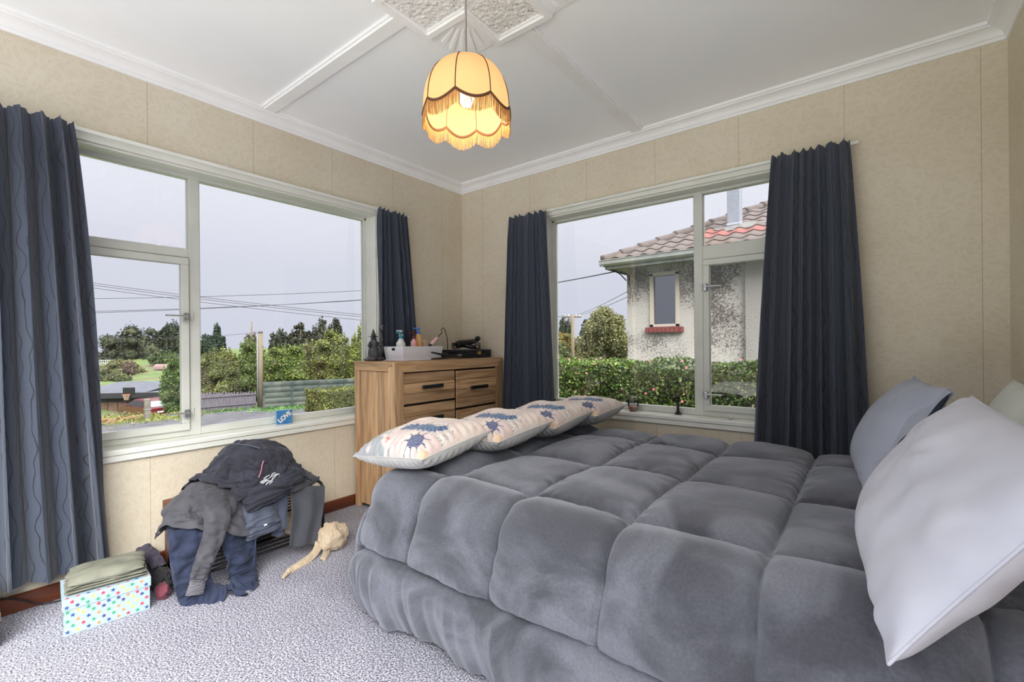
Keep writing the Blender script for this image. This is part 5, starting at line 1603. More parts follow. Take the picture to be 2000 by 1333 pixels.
gx = np.concatenate([np.linspace(-190, -62, 24), np.linspace(-60, 12, 100), np.linspace(14, 60, 12)]); gy = np.concatenate([np.linspace(-60, -22, 10), np.linspace(-20, 40, 84), np.linspace(42, 190, 34)])
GX, GY = np.meshgrid(gx, gy, indexing='ij')
gF = gridF(len(gx), len(gy)); gcx = GX.ravel()[gF].mean(1); gcy = GY.ravel()[gF].mean(1); gF = gF[~((gcx > -1.0) & (gcy < .3))]
struct(mk('ground_outside', np.stack([GX, GY, ground(GX, GY)], -1).reshape(-1, 3), gF, m_grass, smooth=True))
def strip(name, xs, y0, y1, m, dz, n=60):
    Y = np.linspace(y0, y1, n); V = []
    for yv in Y:
        for x in xs: V.append((x, yv, max(float(ground(np.array(x), np.array(yv))), GZ - .02) + dz))
    return struct(mk(name, V, gridF(n, len(xs)), m, smooth=True))
strip('road', [-26.2, -24, -22, -20.6], -30, 40, m_road, .05)
kb = MB()
for k in range(40):
    kb.box(-20.6, -20.42, -14 + k * 1.02, -13.0 + k * 1.02, GZ, GZ + .14, .02)
struct(kb.build('kerb_strip', m_kerb))

struct(MB().box(-1.0, 9.0, -14.0, -LEN - T, -.45, -.20).build('bounce_slab', M('pale bounce surface', (196, 194, 190), (208, 206, 202), scale=2, rough=.9, coords='Position')))  # added unseen slab, bounces light in through the open wall

def make_leaf_mat():
    m, nt, b, out = nodes_of('foliage')
    N, L = nt.nodes, nt.links
    setin(b, Roughness=.55)
    a = N.new('ShaderNodeAttribute'); a.attribute_name = 'print'; L.new(a.outputs['Color'], b.inputs['Base Color'])
    t = N.new('ShaderNodeBsdfTranslucent'); L.new(a.outputs['Color'], t.inputs[0])
    mx = N.new('ShaderNodeMixShader'); mx.inputs[0].default_value = .28
    L.new(b.outputs[0], mx.inputs[1]); L.new(t.outputs[0], mx.inputs[2]); L.new(mx.outputs[0], out.inputs[0])
    return m
m_leaf = make_leaf_mat()
m_bark = M('bark', (84, 74, 62), (112, 100, 86), scale=6, stretch=(1, 1, .2), rough=.9)
m_twig = M('dark inner twigs', (52, 56, 38), (70, 74, 48), scale=3, rough=.95)  # dark core colour inside the foliage, stops gaps from showing through

LEAF_GAIN = .62; LF = 1.1
def leaves(name, centers, size, pal, parent, up_bias=.3, aspect=.55, seed=0):
    r = np.random.default_rng(seed); n = len(centers)
    a = r.normal(size=(n, 3)); a /= np.linalg.norm(a, axis=1)[:, None]
    nrm = r.normal(size=(n, 3)); nrm[:, 2] += up_bias * 2; b = np.cross(nrm, a); b /= np.linalg.norm(b, axis=1)[:, None] + 1e-9
    s = size * r.uniform(.6, 1.3, n)[:, None]
    V = np.stack([centers - a * s, centers + b * s * aspect, centers + a * s, centers - b * s * aspect], 1).reshape(-1, 3)
    F = np.arange(4 * n).reshape(-1, 4)
    P = np.array([rgb(c)[:3] for c in pal]); k = r.integers(0, len(pal), n)
    lowf = np.array([mnoise.noise(Vector((c[0] * LF, c[1] * LF, c[2] * LF))) for c in centers])
    C = P[k] * r.uniform(.75, 1.25, n)[:, None] * (1 + .55 * lowf)[:, None] * LEAF_GAIN
    o = mk(name, V, F, m_leaf, parent, attr=np.repeat(C, 4, axis=0))
    return tag(o, kind='stuff')

def blob_points(blobs, n, r, shell=.55):
    vol = np.array([b_[3] * b_[4] + b_[3] * b_[5] + b_[4] * b_[5] for b_ in blobs]); k = r.choice(len(blobs), n, p=vol / vol.sum())
    B = np.array(blobs)[k]
    d = r.normal(size=(n, 3)); d /= np.linalg.norm(d, axis=1)[:, None]
    rad = (shell + (1 - shell) * r.random(n) ** .6)[:, None] * (1 + .12 * np.sin(d[:, :1] * 7 + d[:, 1:2] * 9 + B[:, :1]))
    return B[:, :3] + d * rad * B[:, 3:6]

def plant(name, label, cat, base, blobs, n, size, pal, seed, group=None, trunk=None, inner=.72, up_bias=.3):
    """blobs: (dx, dy, dz, rx, ry, rz) around the base"""
    r = np.random.default_rng(seed)
    root = thing(name, tuple(base), label, cat, group)
    bl = [(base[0] + b_[0], base[1] + b_[1], base[2] + b_[2], b_[3], b_[4], b_[5]) for b_ in blobs]
    leaves('foliage', blob_points(bl, n, r), size, pal, root, up_bias, seed=seed)
    if inner:
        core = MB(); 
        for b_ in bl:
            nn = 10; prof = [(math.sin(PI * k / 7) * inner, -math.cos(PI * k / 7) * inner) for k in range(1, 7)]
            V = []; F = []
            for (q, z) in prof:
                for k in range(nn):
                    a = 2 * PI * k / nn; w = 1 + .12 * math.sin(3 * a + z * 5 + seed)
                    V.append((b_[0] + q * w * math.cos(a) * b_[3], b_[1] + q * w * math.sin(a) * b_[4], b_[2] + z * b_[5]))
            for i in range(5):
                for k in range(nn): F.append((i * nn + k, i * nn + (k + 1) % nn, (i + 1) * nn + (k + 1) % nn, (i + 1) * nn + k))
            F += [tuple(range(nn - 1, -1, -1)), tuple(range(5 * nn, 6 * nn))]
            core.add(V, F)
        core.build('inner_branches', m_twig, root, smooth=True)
    if trunk:
        h, r_ = trunk; rr = random.Random(seed)
        t = MB(); top = Vector((base[0] + rr.uniform(-.2, .2), base[1] + rr.uniform(-.2, .2), base[2] + h))
        t.tube([Vector(base) - Vector((0, 0, .3)), Vector(base) * .4 + top * .6, top], [r_, r_ * .75, r_ * .45], 8)
        for b_ in bl[:6]:
            m_ = Vector(base) * .35 + top * .65
            t.tube([m_, m_ * .5 + Vector(b_[:3]) * .5 + Vector((0, 0, .1)), Vector(b_[:3])], [r_ * .5, r_ * .32, r_ * .12], 6)
        t.build('trunk', m_bark, root, smooth=True)
    return root

def shrub_at(name, label, px, py_base, py_top, wpx, depth, n, size, pal, seed, cat='shrub', group=None, nb=6, trunk=None, rnd=.35, squat=1.0):
    """a plant standing at a real distance; width and height follow from that distance"""
    b = at(px, py_base, depth); top = at(px, py_top, depth); h = top[2] - b[2]; w = wpx / FPX * depth
    r = random.Random(seed); bl = []
    for k in range(nb * 4):
        u = r.uniform(-.5, .5); v = r.random() ** .7
        hmax = h * (1 - rnd * (2 * abs(u)) ** 2)
        rr = w * r.uniform(.10, .19) * (1.15 - .45 * v); hz = min(rr * r.uniform(.7, 1.0), h * .32)
        zc = max(hz * .6, v * hmax - hz * r.uniform(.7, 1.0))
        lat = rt * (u * (w - 1.2 * rr)) + fw * r.uniform(-.32, .32) * w * (.6 + .4 * (1 - v))
        bl.append((lat[0], lat[1], zc, rr, rr, hz))
    for k in range(nb):
        u = (k + .5) / nb - .5; lat = rt * (u * w * .82); hm = h * (1 - rnd * (2 * abs(u)) ** 2) * r.uniform(.88, 1.0)
        bl.append((lat[0], lat[1], hm * .5, w * (.42 / nb + .08), w * (.42 / nb + .08), hm * .5))
    return plant(name, label, cat, b, bl, int(n * 2.6), size * .52, pal, seed, group, trunk)

G_DARK = [(44, 58, 44), (54, 68, 50), (38, 50, 40), (62, 72, 52)]
G_OLIVE = [(112, 126, 60), (132, 142, 74), (96, 108, 56), (146, 150, 84), (120, 112, 70)]
G_MID = [(86, 116, 50), (106, 138, 60), (72, 98, 44), (124, 150, 76)]
G_BROWN = [(116, 100, 66), (132, 116, 78), (98, 92, 58), (124, 128, 72)]
G_YEL = [(150, 160, 66), (168, 176, 84), (130, 142, 58), (112, 124, 58)]
G_GREY = [(86, 96, 82), (98, 106, 90), (74, 84, 72)]

# trees on the hill
shrub_at('macrocarpa_tree', 'wide wind-swept dark macrocarpa tree on the far hill', 262, 722, 628, 128, 66, 7000, .32, G_DARK, 11, 'tree', nb=8, trunk=(4.5, .35), rnd=.75)
shrub_at('pine_tree', 'flat-topped dark pine tree beside the macrocarpa on the hill', 335, 705, 626, 56, 68, 3200, .30, G_DARK, 12, 'tree', nb=4, trunk=(4, .3), rnd=.2)
shrub_at('conifer_tree', 'tall dark green conifer standing alone on the grassy rise', 424, 696, 631, 34, 64, 2600, .26, [(48, 74, 56), (58, 84, 62), (42, 64, 50)], 13, 'tree', nb=3, trunk=(3, .22), rnd=.9)
shrub_at('conifer_tree', 'low rounded blue green conifer in front of the tall one', 402, 698, 650, 40, 62, 2400, .24, [(62, 86, 68), (72, 96, 74), (54, 76, 60)], 14, 'tree', nb=3, trunk=(2, .2), rnd=.6)
shrub_at('hill_shrub', 'olive scrub along the foot of the hill left of the roofs', 235, 738, 700, 90, 52, 2600, .22, G_OLIVE + G_BROWN, 15, nb=5)
shrub_at('hill_shrub', 'bare reddish brown bush between the roofs and the hill', 252, 732, 703, 24, 50, 900, .18, [(128, 108, 96), (146, 122, 108)], 16, nb=2)
shrub_at('hill_shrub', 'dark green scrub below the macrocarpa tree', 320, 712, 684, 60, 58, 1600, .24, G_DARK + G_MID, 17, nb=4)
shrub_at('hill_shrub', 'dark scrub beside the black garage roof', 222, 752, 726, 70, 46, 1800, .18, G_DARK + G_OLIVE, 18, nb=4)
# the row of dark trees behind the bushes
TR = 'dark trees behind the roadside bushes'
for k, (px, t_, w_, lab) in enumerate([(548, 634, 46, 'dark spiky tree directly right of the utility pole, behind bushes'), (588, 626, 50, 'dark brown leafed tree in the middle of the far tree row'), (628, 620, 46, 'dark tree beside the tallest one in the far row'), (655, 612, 30, 'tallest dark tree of the far row behind the bushes')]):
    shrub_at('shelter_tree', lab, px, 720, t_, w_, 44, 2000, .22, G_DARK + [(84, 76, 62), (96, 88, 70)], 21 + k, 'tree', TR, nb=3, trunk=(3, .2), rnd=.3)
shrub_at('bare_tree', 'thin dark purple leafless tree rising behind the light bushes', 490, 700, 642, 26, 40, 700, .14, [(92, 80, 84), (108, 94, 92)], 27, 'tree', nb=2, trunk=(3.2, .12))
# big roadside bushes
shrub_at('roadside_bush', 'olive bush leaning over the dark paling fence', 432, 784, 672, 96, 31, 6500, .13, G_OLIVE, 31, nb=5)
shrub_at('roadside_bush', 'bright green bush in front of the garage beside the window mullion', 345, 806, 690, 62, 29.6, 4200, .12, G_MID, 32, nb=4)
shrub_at('roadside_bush', 'tall green bush growing right behind the utility pole', 492, 782, 655, 80, 31.5, 6000, .13, G_MID + G_OLIVE[:2], 33, nb=5)
shrub_at('roadside_bush', 'fresh green bush above the corrugated fence', 560, 768, 668, 86, 31, 6000, .13, G_MID + G_YEL[:2], 34, nb=5)
shrub_at('roadside_bush', 'brown tinged bush behind the corrugated fence', 612, 765, 655, 86, 33, 5500, .13, G_BROWN + G_OLIVE, 35, nb=5)
shrub_at('roadside_bush', 'yellow green crowned bush at the end of the corrugated fence', 655, 760, 641, 92, 32, 6500, .13, G_YEL + G_OLIVE, 36, nb=5)
shrub_at('roadside_bush', 'leafy yellow green tree beside the window frame near the dresser', 706, 762, 618, 44, 31, 3200, .14, G_YEL, 37, nb=3)
shrub_at('roadside_bush', 'low leafless brown thicket at the start of the dark fence', 402, 788, 704, 40, 30.5, 1800, .10, G_BROWN, 38, nb=3)

# fences
m_paling = M('weathered dark paling', (74, 70, 78), (96, 92, 98), scale=10, stretch=(3, 3, .3), rough=.9)
fc = thing('paling_fence', tuple(at(450, 803, 29.2)), 'weathered dark paling fence under the olive bush', 'fence')
pa, pb_ = gp(390, 808, GZ), gp(500, 798, GZ)
pa, pb_ = Vector(pa) * 1.0, Vector(pb_) * 1.0
nP = 44; dr_ = (pb_ - pa).normalized(); nr_ = Vector((-dr_.y, dr_.x, 0))
for k in range(nP):
    c = pa + (pb_ - pa) * ((k + .5) / nP); w_ = (pb_ - pa).length / nP * .46; h_ = 1.12 + .06 * math.sin(k * 2.7) + (.05 if k % 3 else 0) - .18 * k / nP
    R3 = Matrix.Translation(c) @ Matrix(((dr_.x, nr_.x, 0, 0), (dr_.y, nr_.y, 0, 0), (0, 0, 1, 0), (0, 0, 0, 1)))
    MB().box(-w_, w_, -.012, .012, -.25, h_, 0, R3).build('paling', m_paling, fc)
for z in (.3, .85):
    R3 = Matrix.Translation(pa) @ Matrix(((dr_.x, nr_.x, 0, 0), (dr_.y, nr_.y, 0, 0), (0, 0, 1, 0), (0, 0, 0, 1)))
    MB().box(0, (pb_ - pa).length, -.07, -.02, z, z + .08, 0, R3).build('rail', m_paling, fc)
m_corr = M('green painted corrugated iron', (44, 54, 51), (60, 70, 66), scale=3, rough=.7, spec=.2, c3=(74, 79, 72), s3=1.2)
cf = thing('corrugated_fence', tuple(gp(600, 792, GZ)), 'green corrugated iron fence with horizontal ribs beside the pole', 'fence')
ca, cb = Vector(gp(514, 802, GZ)), Vector(gp(720, 787, GZ)); cd = (cb - ca).normalized(); cn = Vector((-cd.y, cd.x, 0))
if cn.dot(Vector((1, 0, 0))) < 0: cn = -cn
Lf = (cb - ca).length; nsh = 5; hs_ = 1.62 / nsh
for k in range(nsh):                    # horizontal sheets lapping one over another
    V = []; F = []; ns = 9
    for j in range(ns):
        t = j / (ns - 1); z = .05 + hs_ * (k + t); off = .045 * math.sin(PI * t) + .02 * (1 - t)
        for q in (0, Lf): V.append(ca + cd * q + cn * off + Vector((0, 0, z)))
    F = [(j * 2, j * 2 + 1, j * 2 + 3, j * 2 + 2) for j in range(ns - 1)]
    mk('sheet', V, F, m_corr, cf, smooth=True)
for k in range(5):
    c = ca + cd * (Lf * (k + .02) / 4.05); MB().box(c.x - .06, c.x + .06, c.y - .05, c.y + .05, c.z - .3, c.z + 1.60).build('post', m_corr, cf)

# utility pole by the road
m_polew = M('weathered pole wood', (92, 82, 64), (110, 99, 80), scale=4, stretch=(3, 3, .2), rough=.85)
m_galv = M('galvanised conduit', (110, 112, 116), rough=.6)
ub = gp(510, 797, GZ); ut = at(509, 648, np.dot(ub - CAM, fw))
pole = thing('utility_pole', tuple(ub), 'short weathered roadside pole with a grey conduit up one side', 'pole')
MB().tube([Vector(ub) - Vector((0, 0, .3)), (ub[0], ub[1], ut[2])], [.145, .115], 12).build('post', m_polew, pole, smooth=True)
MB().lathe([(.125, 0), (.13, .10), (.10, .14)], (ub[0], ub[1], ut[2] - .10), 12).build('cap', m_paling, pole, smooth=True)
cpos = Vector(ub) - Vector(rt) * .17 - Vector(fw) * .05
MB().tube([cpos, (cpos.x, cpos.y, ut[2] - .2)], .045, 8).build('conduit', m_galv, pole, smooth=True)
# hedge beside the road
def box_hedge(name, label, x0, x1, y0, y1, z0, z1, n, size, pal, seed, lump=.12, zl=None):
    r = np.random.default_rng(seed); root = thing(name, ((x0 + x1) / 2, (y0 + y1) / 2, z0), label, 'hedge')
    P = r.random((n, 3)); f = r.choice([0, 3, 3, 3, 3, 5, 6, 7, 1], n)
    P[:, 2] = np.where(f < 3, 1 - .06 * r.random(n) ** 2, P[:, 2]); P[:, 1] = np.where((f == 3) | (f == 4), .08 * r.random(n), P[:, 1])
    P[:, 0] = np.where(f == 5, .04 * r.random(n), P[:, 0]); P[:, 0] = np.where((f == 6), 1 - .04 * r.random(n), P[:, 0]); P[:, 1] = np.where(f == 7, 1 - .05 * r.random(n), P[:, 1])
    zb = z0 if zl is None else zl
    Q = np.array([x0, y0, zb]) + P * np.array([x1 - x0, y1 - y0, z1 - zb])
    lm = np.array([mnoise.noise(Vector((q[0] * 2.2, q[1] * 2.2, q[2] * 2.2))) + .5 * mnoise.noise(Vector((q[0] * 6, q[1] * 6, q[2] * 6))) for q in Q])
    c = np.array([(x0 + x1) / 2, (y0 + y1) / 2, (z0 + z1) / 2]); d = (Q - c) / np.array([x1 - x0, y1 - y0, z1 - z0]); d /= np.linalg.norm(d, axis=1)[:, None]
    Q = Q + d * (lump * lm)[:, None]
    leaves('foliage', Q, size, pal, root, .5, .62, seed)
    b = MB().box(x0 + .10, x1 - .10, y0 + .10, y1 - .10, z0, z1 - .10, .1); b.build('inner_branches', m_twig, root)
    return root
hb_ = gp(640, 806, GZ)
box_hedge('garden_hedge', 'clipped rusty green hedge at the roadside beside the dresser', hb_[0] - 1.15, hb_[0] + .95, hb_[1] - .75, hb_[1] + 4.2, GZ, GZ + 1.30, 16000, .050, [(118, 132, 62), (92, 104, 54), (128, 112, 70), (150, 168, 80), (84, 88, 52)], 51)

# rough grass and brush on the verge
def tufts(name, label, pts, n, size, pal, seed, spread, h):
    r = np.random.default_rng(seed); k = r.integers(0, len(pts), n); B = np.array(pts)[k] + r.normal(size=(n, 3)) * np.array([spread, spread, 0])
    B[:, 2] += np.abs(r.normal(size=n)) * h
    root = leaves(name, B, size, pal, None, -.3, .16, seed)
    return tag(root, label, 'grass', kind='stuff')
tufts('verge_grass', 'rough yellow green grass on the verge beyond the road', [gp(x, y, GZ) for x, y in ((215, 818), (235, 822), (262, 818), (300, 822), (320, 818), (345, 815), (240, 828))], 2600, .13, [(140, 158, 66), (158, 168, 84), (122, 140, 60), (166, 150, 100)], 61, .7, .07)
tufts('fence_grass', 'green grass strip along the foot of the corrugated fence', [gp(x, y, GZ) for x, y in ((430, 803), (470, 800), (530, 802), (560, 800), (590, 797), (620, 794))], 2600, .13, [(96, 150, 60), (120, 168, 72), (86, 130, 54)], 62, .7, .08)
bp_ = gp(222, 828, GZ)
brush = thing('brush_pile', tuple(bp_), 'pile of dry orange brown cut branches on the verge', 'brush pile')
rb = random.Random(3)
for k in range(26):
    c = Vector(bp_) + Vector((rb.uniform(-.5, .5), rb.uniform(-.9, .9), rb.uniform(0, .28))); d = Vector((rb.uniform(-.4, .4), rb.uniform(-1, 1), rb.uniform(-.1, .25)))
    MB().tube([c - d * .6, c + Vector((0, 0, .05)), c + d * .6], [.02, .03, .012], 5).build('branch', M('dry branch', (168, 120, 84) if k % 2 else (132, 104, 84), rough=.9), brush)
pbs = gp(288, 822, GZ)
post = thing('concrete_post', tuple(pbs), 'stubby grey concrete post on the verge in front of the red car', 'post')
MB().box(pbs[0] - .14, pbs[0] + .14, pbs[1] - .12, pbs[1] + .12, GZ - .2, GZ + 1.12, .03).build('shaft', M('weathered concrete', (92, 88, 80), (112, 107, 98), scale=6, rough=.9), post)
MB().box(pbs[0] - .155, pbs[0] + .155, pbs[1] - .135, pbs[1] + .135, GZ + .55, GZ + .60, .01).build('band', m_galv, post)

# red car seen from behind
def car(label, px, py, depth, yawd, colour, scale=1.0, name='car'):
    c = at(px, py, depth); root = thing(name, tuple(c), label, 'car'); root.rotation_euler = (0, 0, yawd); root.scale = (scale,) * 3
    mp_ = M('car paint', colour, rough=.25, spec=.6); mg_ = M('car glass', (150, 164, 176), rough=.12, spec=.8); mdk = M('car trim', (24, 24, 26), rough=.5)
    # side profile in (length x, height z); x>0 front
    low = [(-2.12, .38), (-2.16, .62), (-2.10, .92), (-1.98, 1.00), (.80, .98), (1.75, .86), (2.10, .70), (2.14, .40), (1.6, .26), (-1.7, .26)]
    cabn = [(-2.00, .98), (-1.68, 1.40), (-1.50, 1.46), (-.20, 1.47), (.05, 1.42), (.85, .98)]
    def ext(P, w0, w1):
        b = MB(); n = len(P); V = []
        zmax = max(p[1] for p in P); zmin = min(p[1] for p in P)
        for s in (-1, 1):
            for x, z in P:
                t = (z - zmin) / (zmax - zmin); V.append((x, s * (w0 + (w1 - w0) * t), z))
        F = [tuple(range(n - 1, -1, -1)), tuple(range(n, 2 * n))] + [(i, (i + 1) % n, n + (i + 1) % n, n + i) for i in range(n)]
        return b.add(V, F)
    ext(low, .83, .85).build('body', mp_, root, local=True); ext(cabn, .82, .62).build('cabin', mp_, root, local=True)
    def quad(name, P, m): return mk(name, P, [(0, 1, 2, 3)], m, root, local=True)
    quad('rear_window', [(-1.985, -.68, 1.02), (-1.985, .68, 1.02), (-1.72, .58, 1.37), (-1.72, -.58, 1.37)], mg_)
    for s in (-1, 1):
        quad('side_window', [(-1.75, s * .825, 1.03), (.62, s * .825, 1.03), (.0, s * .672, 1.38), (-1.5, s * .672, 1.38)], mdk)
        MB().box(-2.17, -2.02, s * .62, s * .84, .70, .94, .02).build('tail_light', M('tail light', (214, 40, 30), rough=.2, spec=.8), root, local=True)
        for x in (-1.32, 1.32):
            w = MB().lathe([(.31, -.09), (.32, -.05), (.32, .05), (.31, .09)], (0, 0, 0), 20, Matrix.Translation((x, s * .78, .32)) @ Matrix.Rotation(PI / 2, 4, 'X')).build('wheel', mdk, root, local=True)
            MB().lathe([(.19, -.1), (.19, .1)], (0, 0, 0), 14, Matrix.Translation((x, s * .78, .32)) @ Matrix.Rotation(PI / 2, 4, 'X')).build('hub_cap', m_galv, w, local=True)
        MB().box(.45, .62, s * .86, s * 1.0, 1.0, 1.12, .03).build('wing_mirror', mp_, root, local=True)
    MB().box(-2.20, -2.08, -.80, .80, .34, .52, .03).build('bumper', mp_, root, local=True)
    MB().box(-2.165, -2.135, -.36, .36, .62, .74, .01).build('plate_recess', mdk, root, local=True)
    MB().box(-2.172, -2.16, -.18, .18, .63, .73, .004).build('number_plate', M('white plate', (226, 228, 230), rough=.4), root, local=True)
    return root
cy_ = math.atan2(fw[1], fw[0])
car('dark red hatchback parked below the verge, seen from behind', 286, 820, 31, cy_ + math.radians(58), (84, 16, 22))

# black garage with a basketball hoop, and the roofs behind it
m_eavew = M('dull white exterior paint', (150, 152, 150), (134, 136, 134), scale=4, rough=.6)
m_darkwall = M('dark stained cladding', (44, 42, 42), (60, 56, 54), scale=3, stretch=(.4, .4, 6), rough=.85)
m_roofg = M('pale grey iron roof', (78, 80, 88), (90, 93, 100), scale=2, rough=.9, spec=.15)
def oriented(px, py, depth, yaw_off=0):
    c = Vector(at(px, py, depth)); a = math.atan2(rt[1], rt[0]) + yaw_off
    return Matrix.Translation(c) @ Matrix.Rotation(a, 4, 'Z')           # local x = right in the view, y = away
gT = oriented(232, 836, 36, math.radians(6)); gr_ = thing('garage', tuple(gT.translation), 'low black garage with a wide fascia across from the road', 'garage')
u_ = 36 / FPX
MB().box(-3.4, 3.7, .6, 5, 0, 2.45, 0, gT).build('wall', m_darkwall, gr_)
MB().box(-3.6, 3.9, 0, .14, 2.30, 2.72, .01, gT).build('fascia', M('black fascia', (30, 30, 33), rough=.5), gr_)
MB().prism([(-3.6, .12), (3.9, .12), (3.9, 5.3), (-3.6, 5.3)], 2.66, 2.72, gT).build('roof_edge', m_roofg, gr_)
V = [gT @ Vector(p) for p in [(-3.6, .1, 2.73), (1.9, .1, 2.73), (1.7, 5.3, 3.25), (-3.6, 5.3, 3.25), (-3.6, .1, 2.69), (1.9, .1, 2.69), (1.7, 5.3, 3.21), (-3.6, 5.3, 3.21)]]
mk('roof', V, [(0, 1, 2, 3), (7, 6, 5, 4), (0, 4, 5, 1), (1, 5, 6, 2), (2, 6, 7, 3), (3, 7, 4, 0)], m_roofg, gr_)
for k in range(5): MB().box(-3.3 + k * .72, -2.64 + k * .72, .54, .60, .15, 1.95, .01, gT).build('door_panel', M('brown garage panel', (74, 56, 44), (92, 70, 56), scale=5, rough=.8), gr_)
hT = oriented(252, 838, 34.5, math.radians(6)); hoop = thing('basketball_hoop', tuple(hT.translation), 'basketball hoop with a dark backboard on the garage front', 'basketball hoop')
MB().box(-.05, .05, .1, .2, 0, 2.7, .01, hT).build('pole', m_blackmetal, hoop)
MB().box(-.42, .42, 0, .05, 2.55, 3.10, .01, hT).build('backboard', m_black, hoop)
MB().tube([hT @ Vector((.23 * math.cos(a), -.26 + .23 * math.sin(a), 2.60)) for a in np.linspace(0, 2 * PI, 19)], .014, 6, cap=False).build('rim', M('rusty orange rim', (160, 96, 62), rough=.6), hoop, smooth=True)
nt2 = MB()
for k in range(12):
    a = 2 * PI * k / 12
    for sg in (-1, 1): nt2.tube([hT @ Vector((.23 * math.cos(a), -.26 + .23 * math.sin(a), 2.60)), hT @ Vector((.15 * math.cos(a + sg * .5), -.26 + .15 * math.sin(a + sg * .5), 2.38)), hT @ Vector((.12 * math.cos(a), -.26 + .12 * math.sin(a), 2.18))], .008, 4)
nt2.build('net', M('worn net', (150, 130, 112), rough=.9), hoop)
def gable(name, label, px, py, depth, w, d, h, rise, roofm, wallm, yo):
    T4 = oriented(px, py, depth, yo); root = thing(name, tuple(T4.translation), label, 'house')
    MB().box(-w / 2 + .3, w / 2 - .3, .3, d - .3, -1, h, 0, T4).build('wall', wallm, root)
    MB().box(-w / 2, w / 2, -.06, .02, h - .12, h + .1, 0, T4).build('fascia', m_white, root)
    for s, nm in ((0, 'front_roof'), (1, 'back_roof')):
        y0, y1 = (0, d / 2) if s == 0 else (d, d / 2)
        P = [(-w / 2, y0, h), (w / 2, y0, h), (w / 2 - rise * .9, y1, h + rise), (-w / 2 + rise * .9, y1, h + rise)]
        V = [T4 @ Vector(p) for p in P] + [T4 @ (Vector(p) - Vector((0, 0, .08))) for p in P]
        mk('roof_slope', V, [(0, 1, 2, 3), (7, 6, 5, 4), (0, 4, 5, 1), (1, 5, 6, 2), (2, 6, 7, 3), (3, 7, 4, 0)], roofm, root)
    for xx in (-w * .28, w * .18):
        f_ = MB().box(xx - .6, xx + .6, .26, .30, h - 1.5, h - .5, .02, T4).build('window_frame', m_white, root)
        MB().box(xx - .52, xx + .52, .25, .27, h - 1.42, h - .58, 0, T4).build('pane', M('dark pane', (70, 78, 88), rough=.15), f_)
    return root
gable('bungalow', 'grey roofed bungalow showing behind the black garage', 300, 772, 46, 4.6, 6.0, .7, 1.15, m_roofg, M('cream wall', (150, 144, 134), rough=.8), math.radians(-24))
fT = oriented(204, 712, 58, 0); wf = thing('white_railing', tuple(fT.translation), 'pale railing fence on the slope below the macrocarpa', 'fence')
for k in range(9): MB().box(-1.0 + k * .27, -.92 + k * .27, 0, .06, -.2, .55, 0, fT).build('picket', m_eavew, wf)
for z in (.12, .45): MB().box(-1.0, 1.24, .06, .1, z, z + .09, 0, fT).build('rail', m_eavew, wf)
tT = oriented(316, 722, 54, 0); tun = thing('tunnel_house', tuple(tT.translation), 'small dull pink plastic tunnel house on the hillside', 'tunnel house')
V = []; nn = 9
for y in np.linspace(0, 1, 2):
    for k in range(nn):
        a = PI * k / (nn - 1); V.append(tT @ Vector((-1.1 + 2.0 * y + .0, .55 * math.cos(a) + .6, .62 * math.sin(a))))
mk('cover', V, [(k, k + 1, nn + k + 1, nn + k) for k in range(nn - 1)], M('dull pink sheet', (104, 82, 80), (116, 94, 90), scale=2, rough=.6), tun, smooth=True)
mk('end_sheet', [tT @ Vector((.92, .55 * math.cos(PI * k / 8) + .6, .62 * math.sin(PI * k / 8))) for k in range(9)], [tuple(range(9))], M('pale pink end', (132, 110, 106), rough=.6), tun)

# overhead wires
m_wire = M('black wire', (34, 34, 40), rough=.6)
def wire(label, pts, r_=.011):
    P = [Vector(at(*p)) for p in pts]; Q = []
    for k in range(25):
        t = k / 24; a = P[0] * (1 - t) + P[-1] * t; Q.append(a - Vector((0, 0, 1)) * (pts[0][2] * .0 + .35 * 4 * t * (1 - t) * .5))
    return tag(MB().tube(Q, r_, 5).build('power_line', m_wire, smooth=True), label, 'wire', 'overhead wires outside the wide window')
WL = 'thin black overhead wire crossing the sky outside the wide window'
W1 = 'upper near-level overhead wire above the roadside bushes'; W2 = 'one of the lower near-level overhead wires outside the wide window'
W3 = 'one of the close trio of overhead wires slanting across the sky'; W4 = 'faint far wire in front of the macrocarpa tree'
W4 = 'thin wire running to the top of the short roadside pole'
LPX, LPD, RPX, RPD = -40.0, 20.0, 860.0, 23.0          # two street poles stand out of sight and carry the wires
def ext(a, b_, x): return a[1] + (b_[1] - a[1]) * (x - a[0]) / (b_[0] - a[0])
def street_pole(label, px, depth, arms):
    c = Vector(at(px, 700, depth)); g_ = float(ground(np.array(c.x), np.array(c.y))); zt = max(arms) + .45
    root = thing('street_pole', (c.x, c.y, g_), label, 'pole')
    MB().tube([(c.x, c.y, g_ - .3), (c.x, c.y, zt)], [.15, .11], 10).build('post', m_polew, root, smooth=True)
    for z in arms:
        MB().tube([Vector((c.x, c.y, z)) - Vector(rt) * .34, Vector((c.x, c.y, z)) + Vector(rt) * .34], .045, 6).build('crossarm', m_bark, root)
    return c
WS = [(W1, (60, 582), (800, 561)), (W2, (60, 612), (800, 577)), (W2, (60, 608), (800, 579)), (W3, (40, 531), (800, 622)), (W3, (40, 535), (800, 626)), (W3, (40, 540), (800, 633))]
lz_ = []; rz_ = []
for L_, a, b_ in WS:
    pa_, pb2_ = at(LPX, ext(a, b_, LPX), LPD), at(RPX, ext(a, b_, RPX), RPD); lz_.append(pa_[2]); rz_.append(pb2_[2])
    wire(L_, ((LPX, ext(a, b_, LPX), LPD), (RPX, ext(a, b_, RPX), RPD)))
lw_ = at(LPX, 657, LPD)
street_pole('wooden street pole carrying the overhead wires, behind the striped curtain', LPX, LPD, (lz_[0], (lz_[1] + lz_[2]) / 2, lz_[4], lw_[2]))
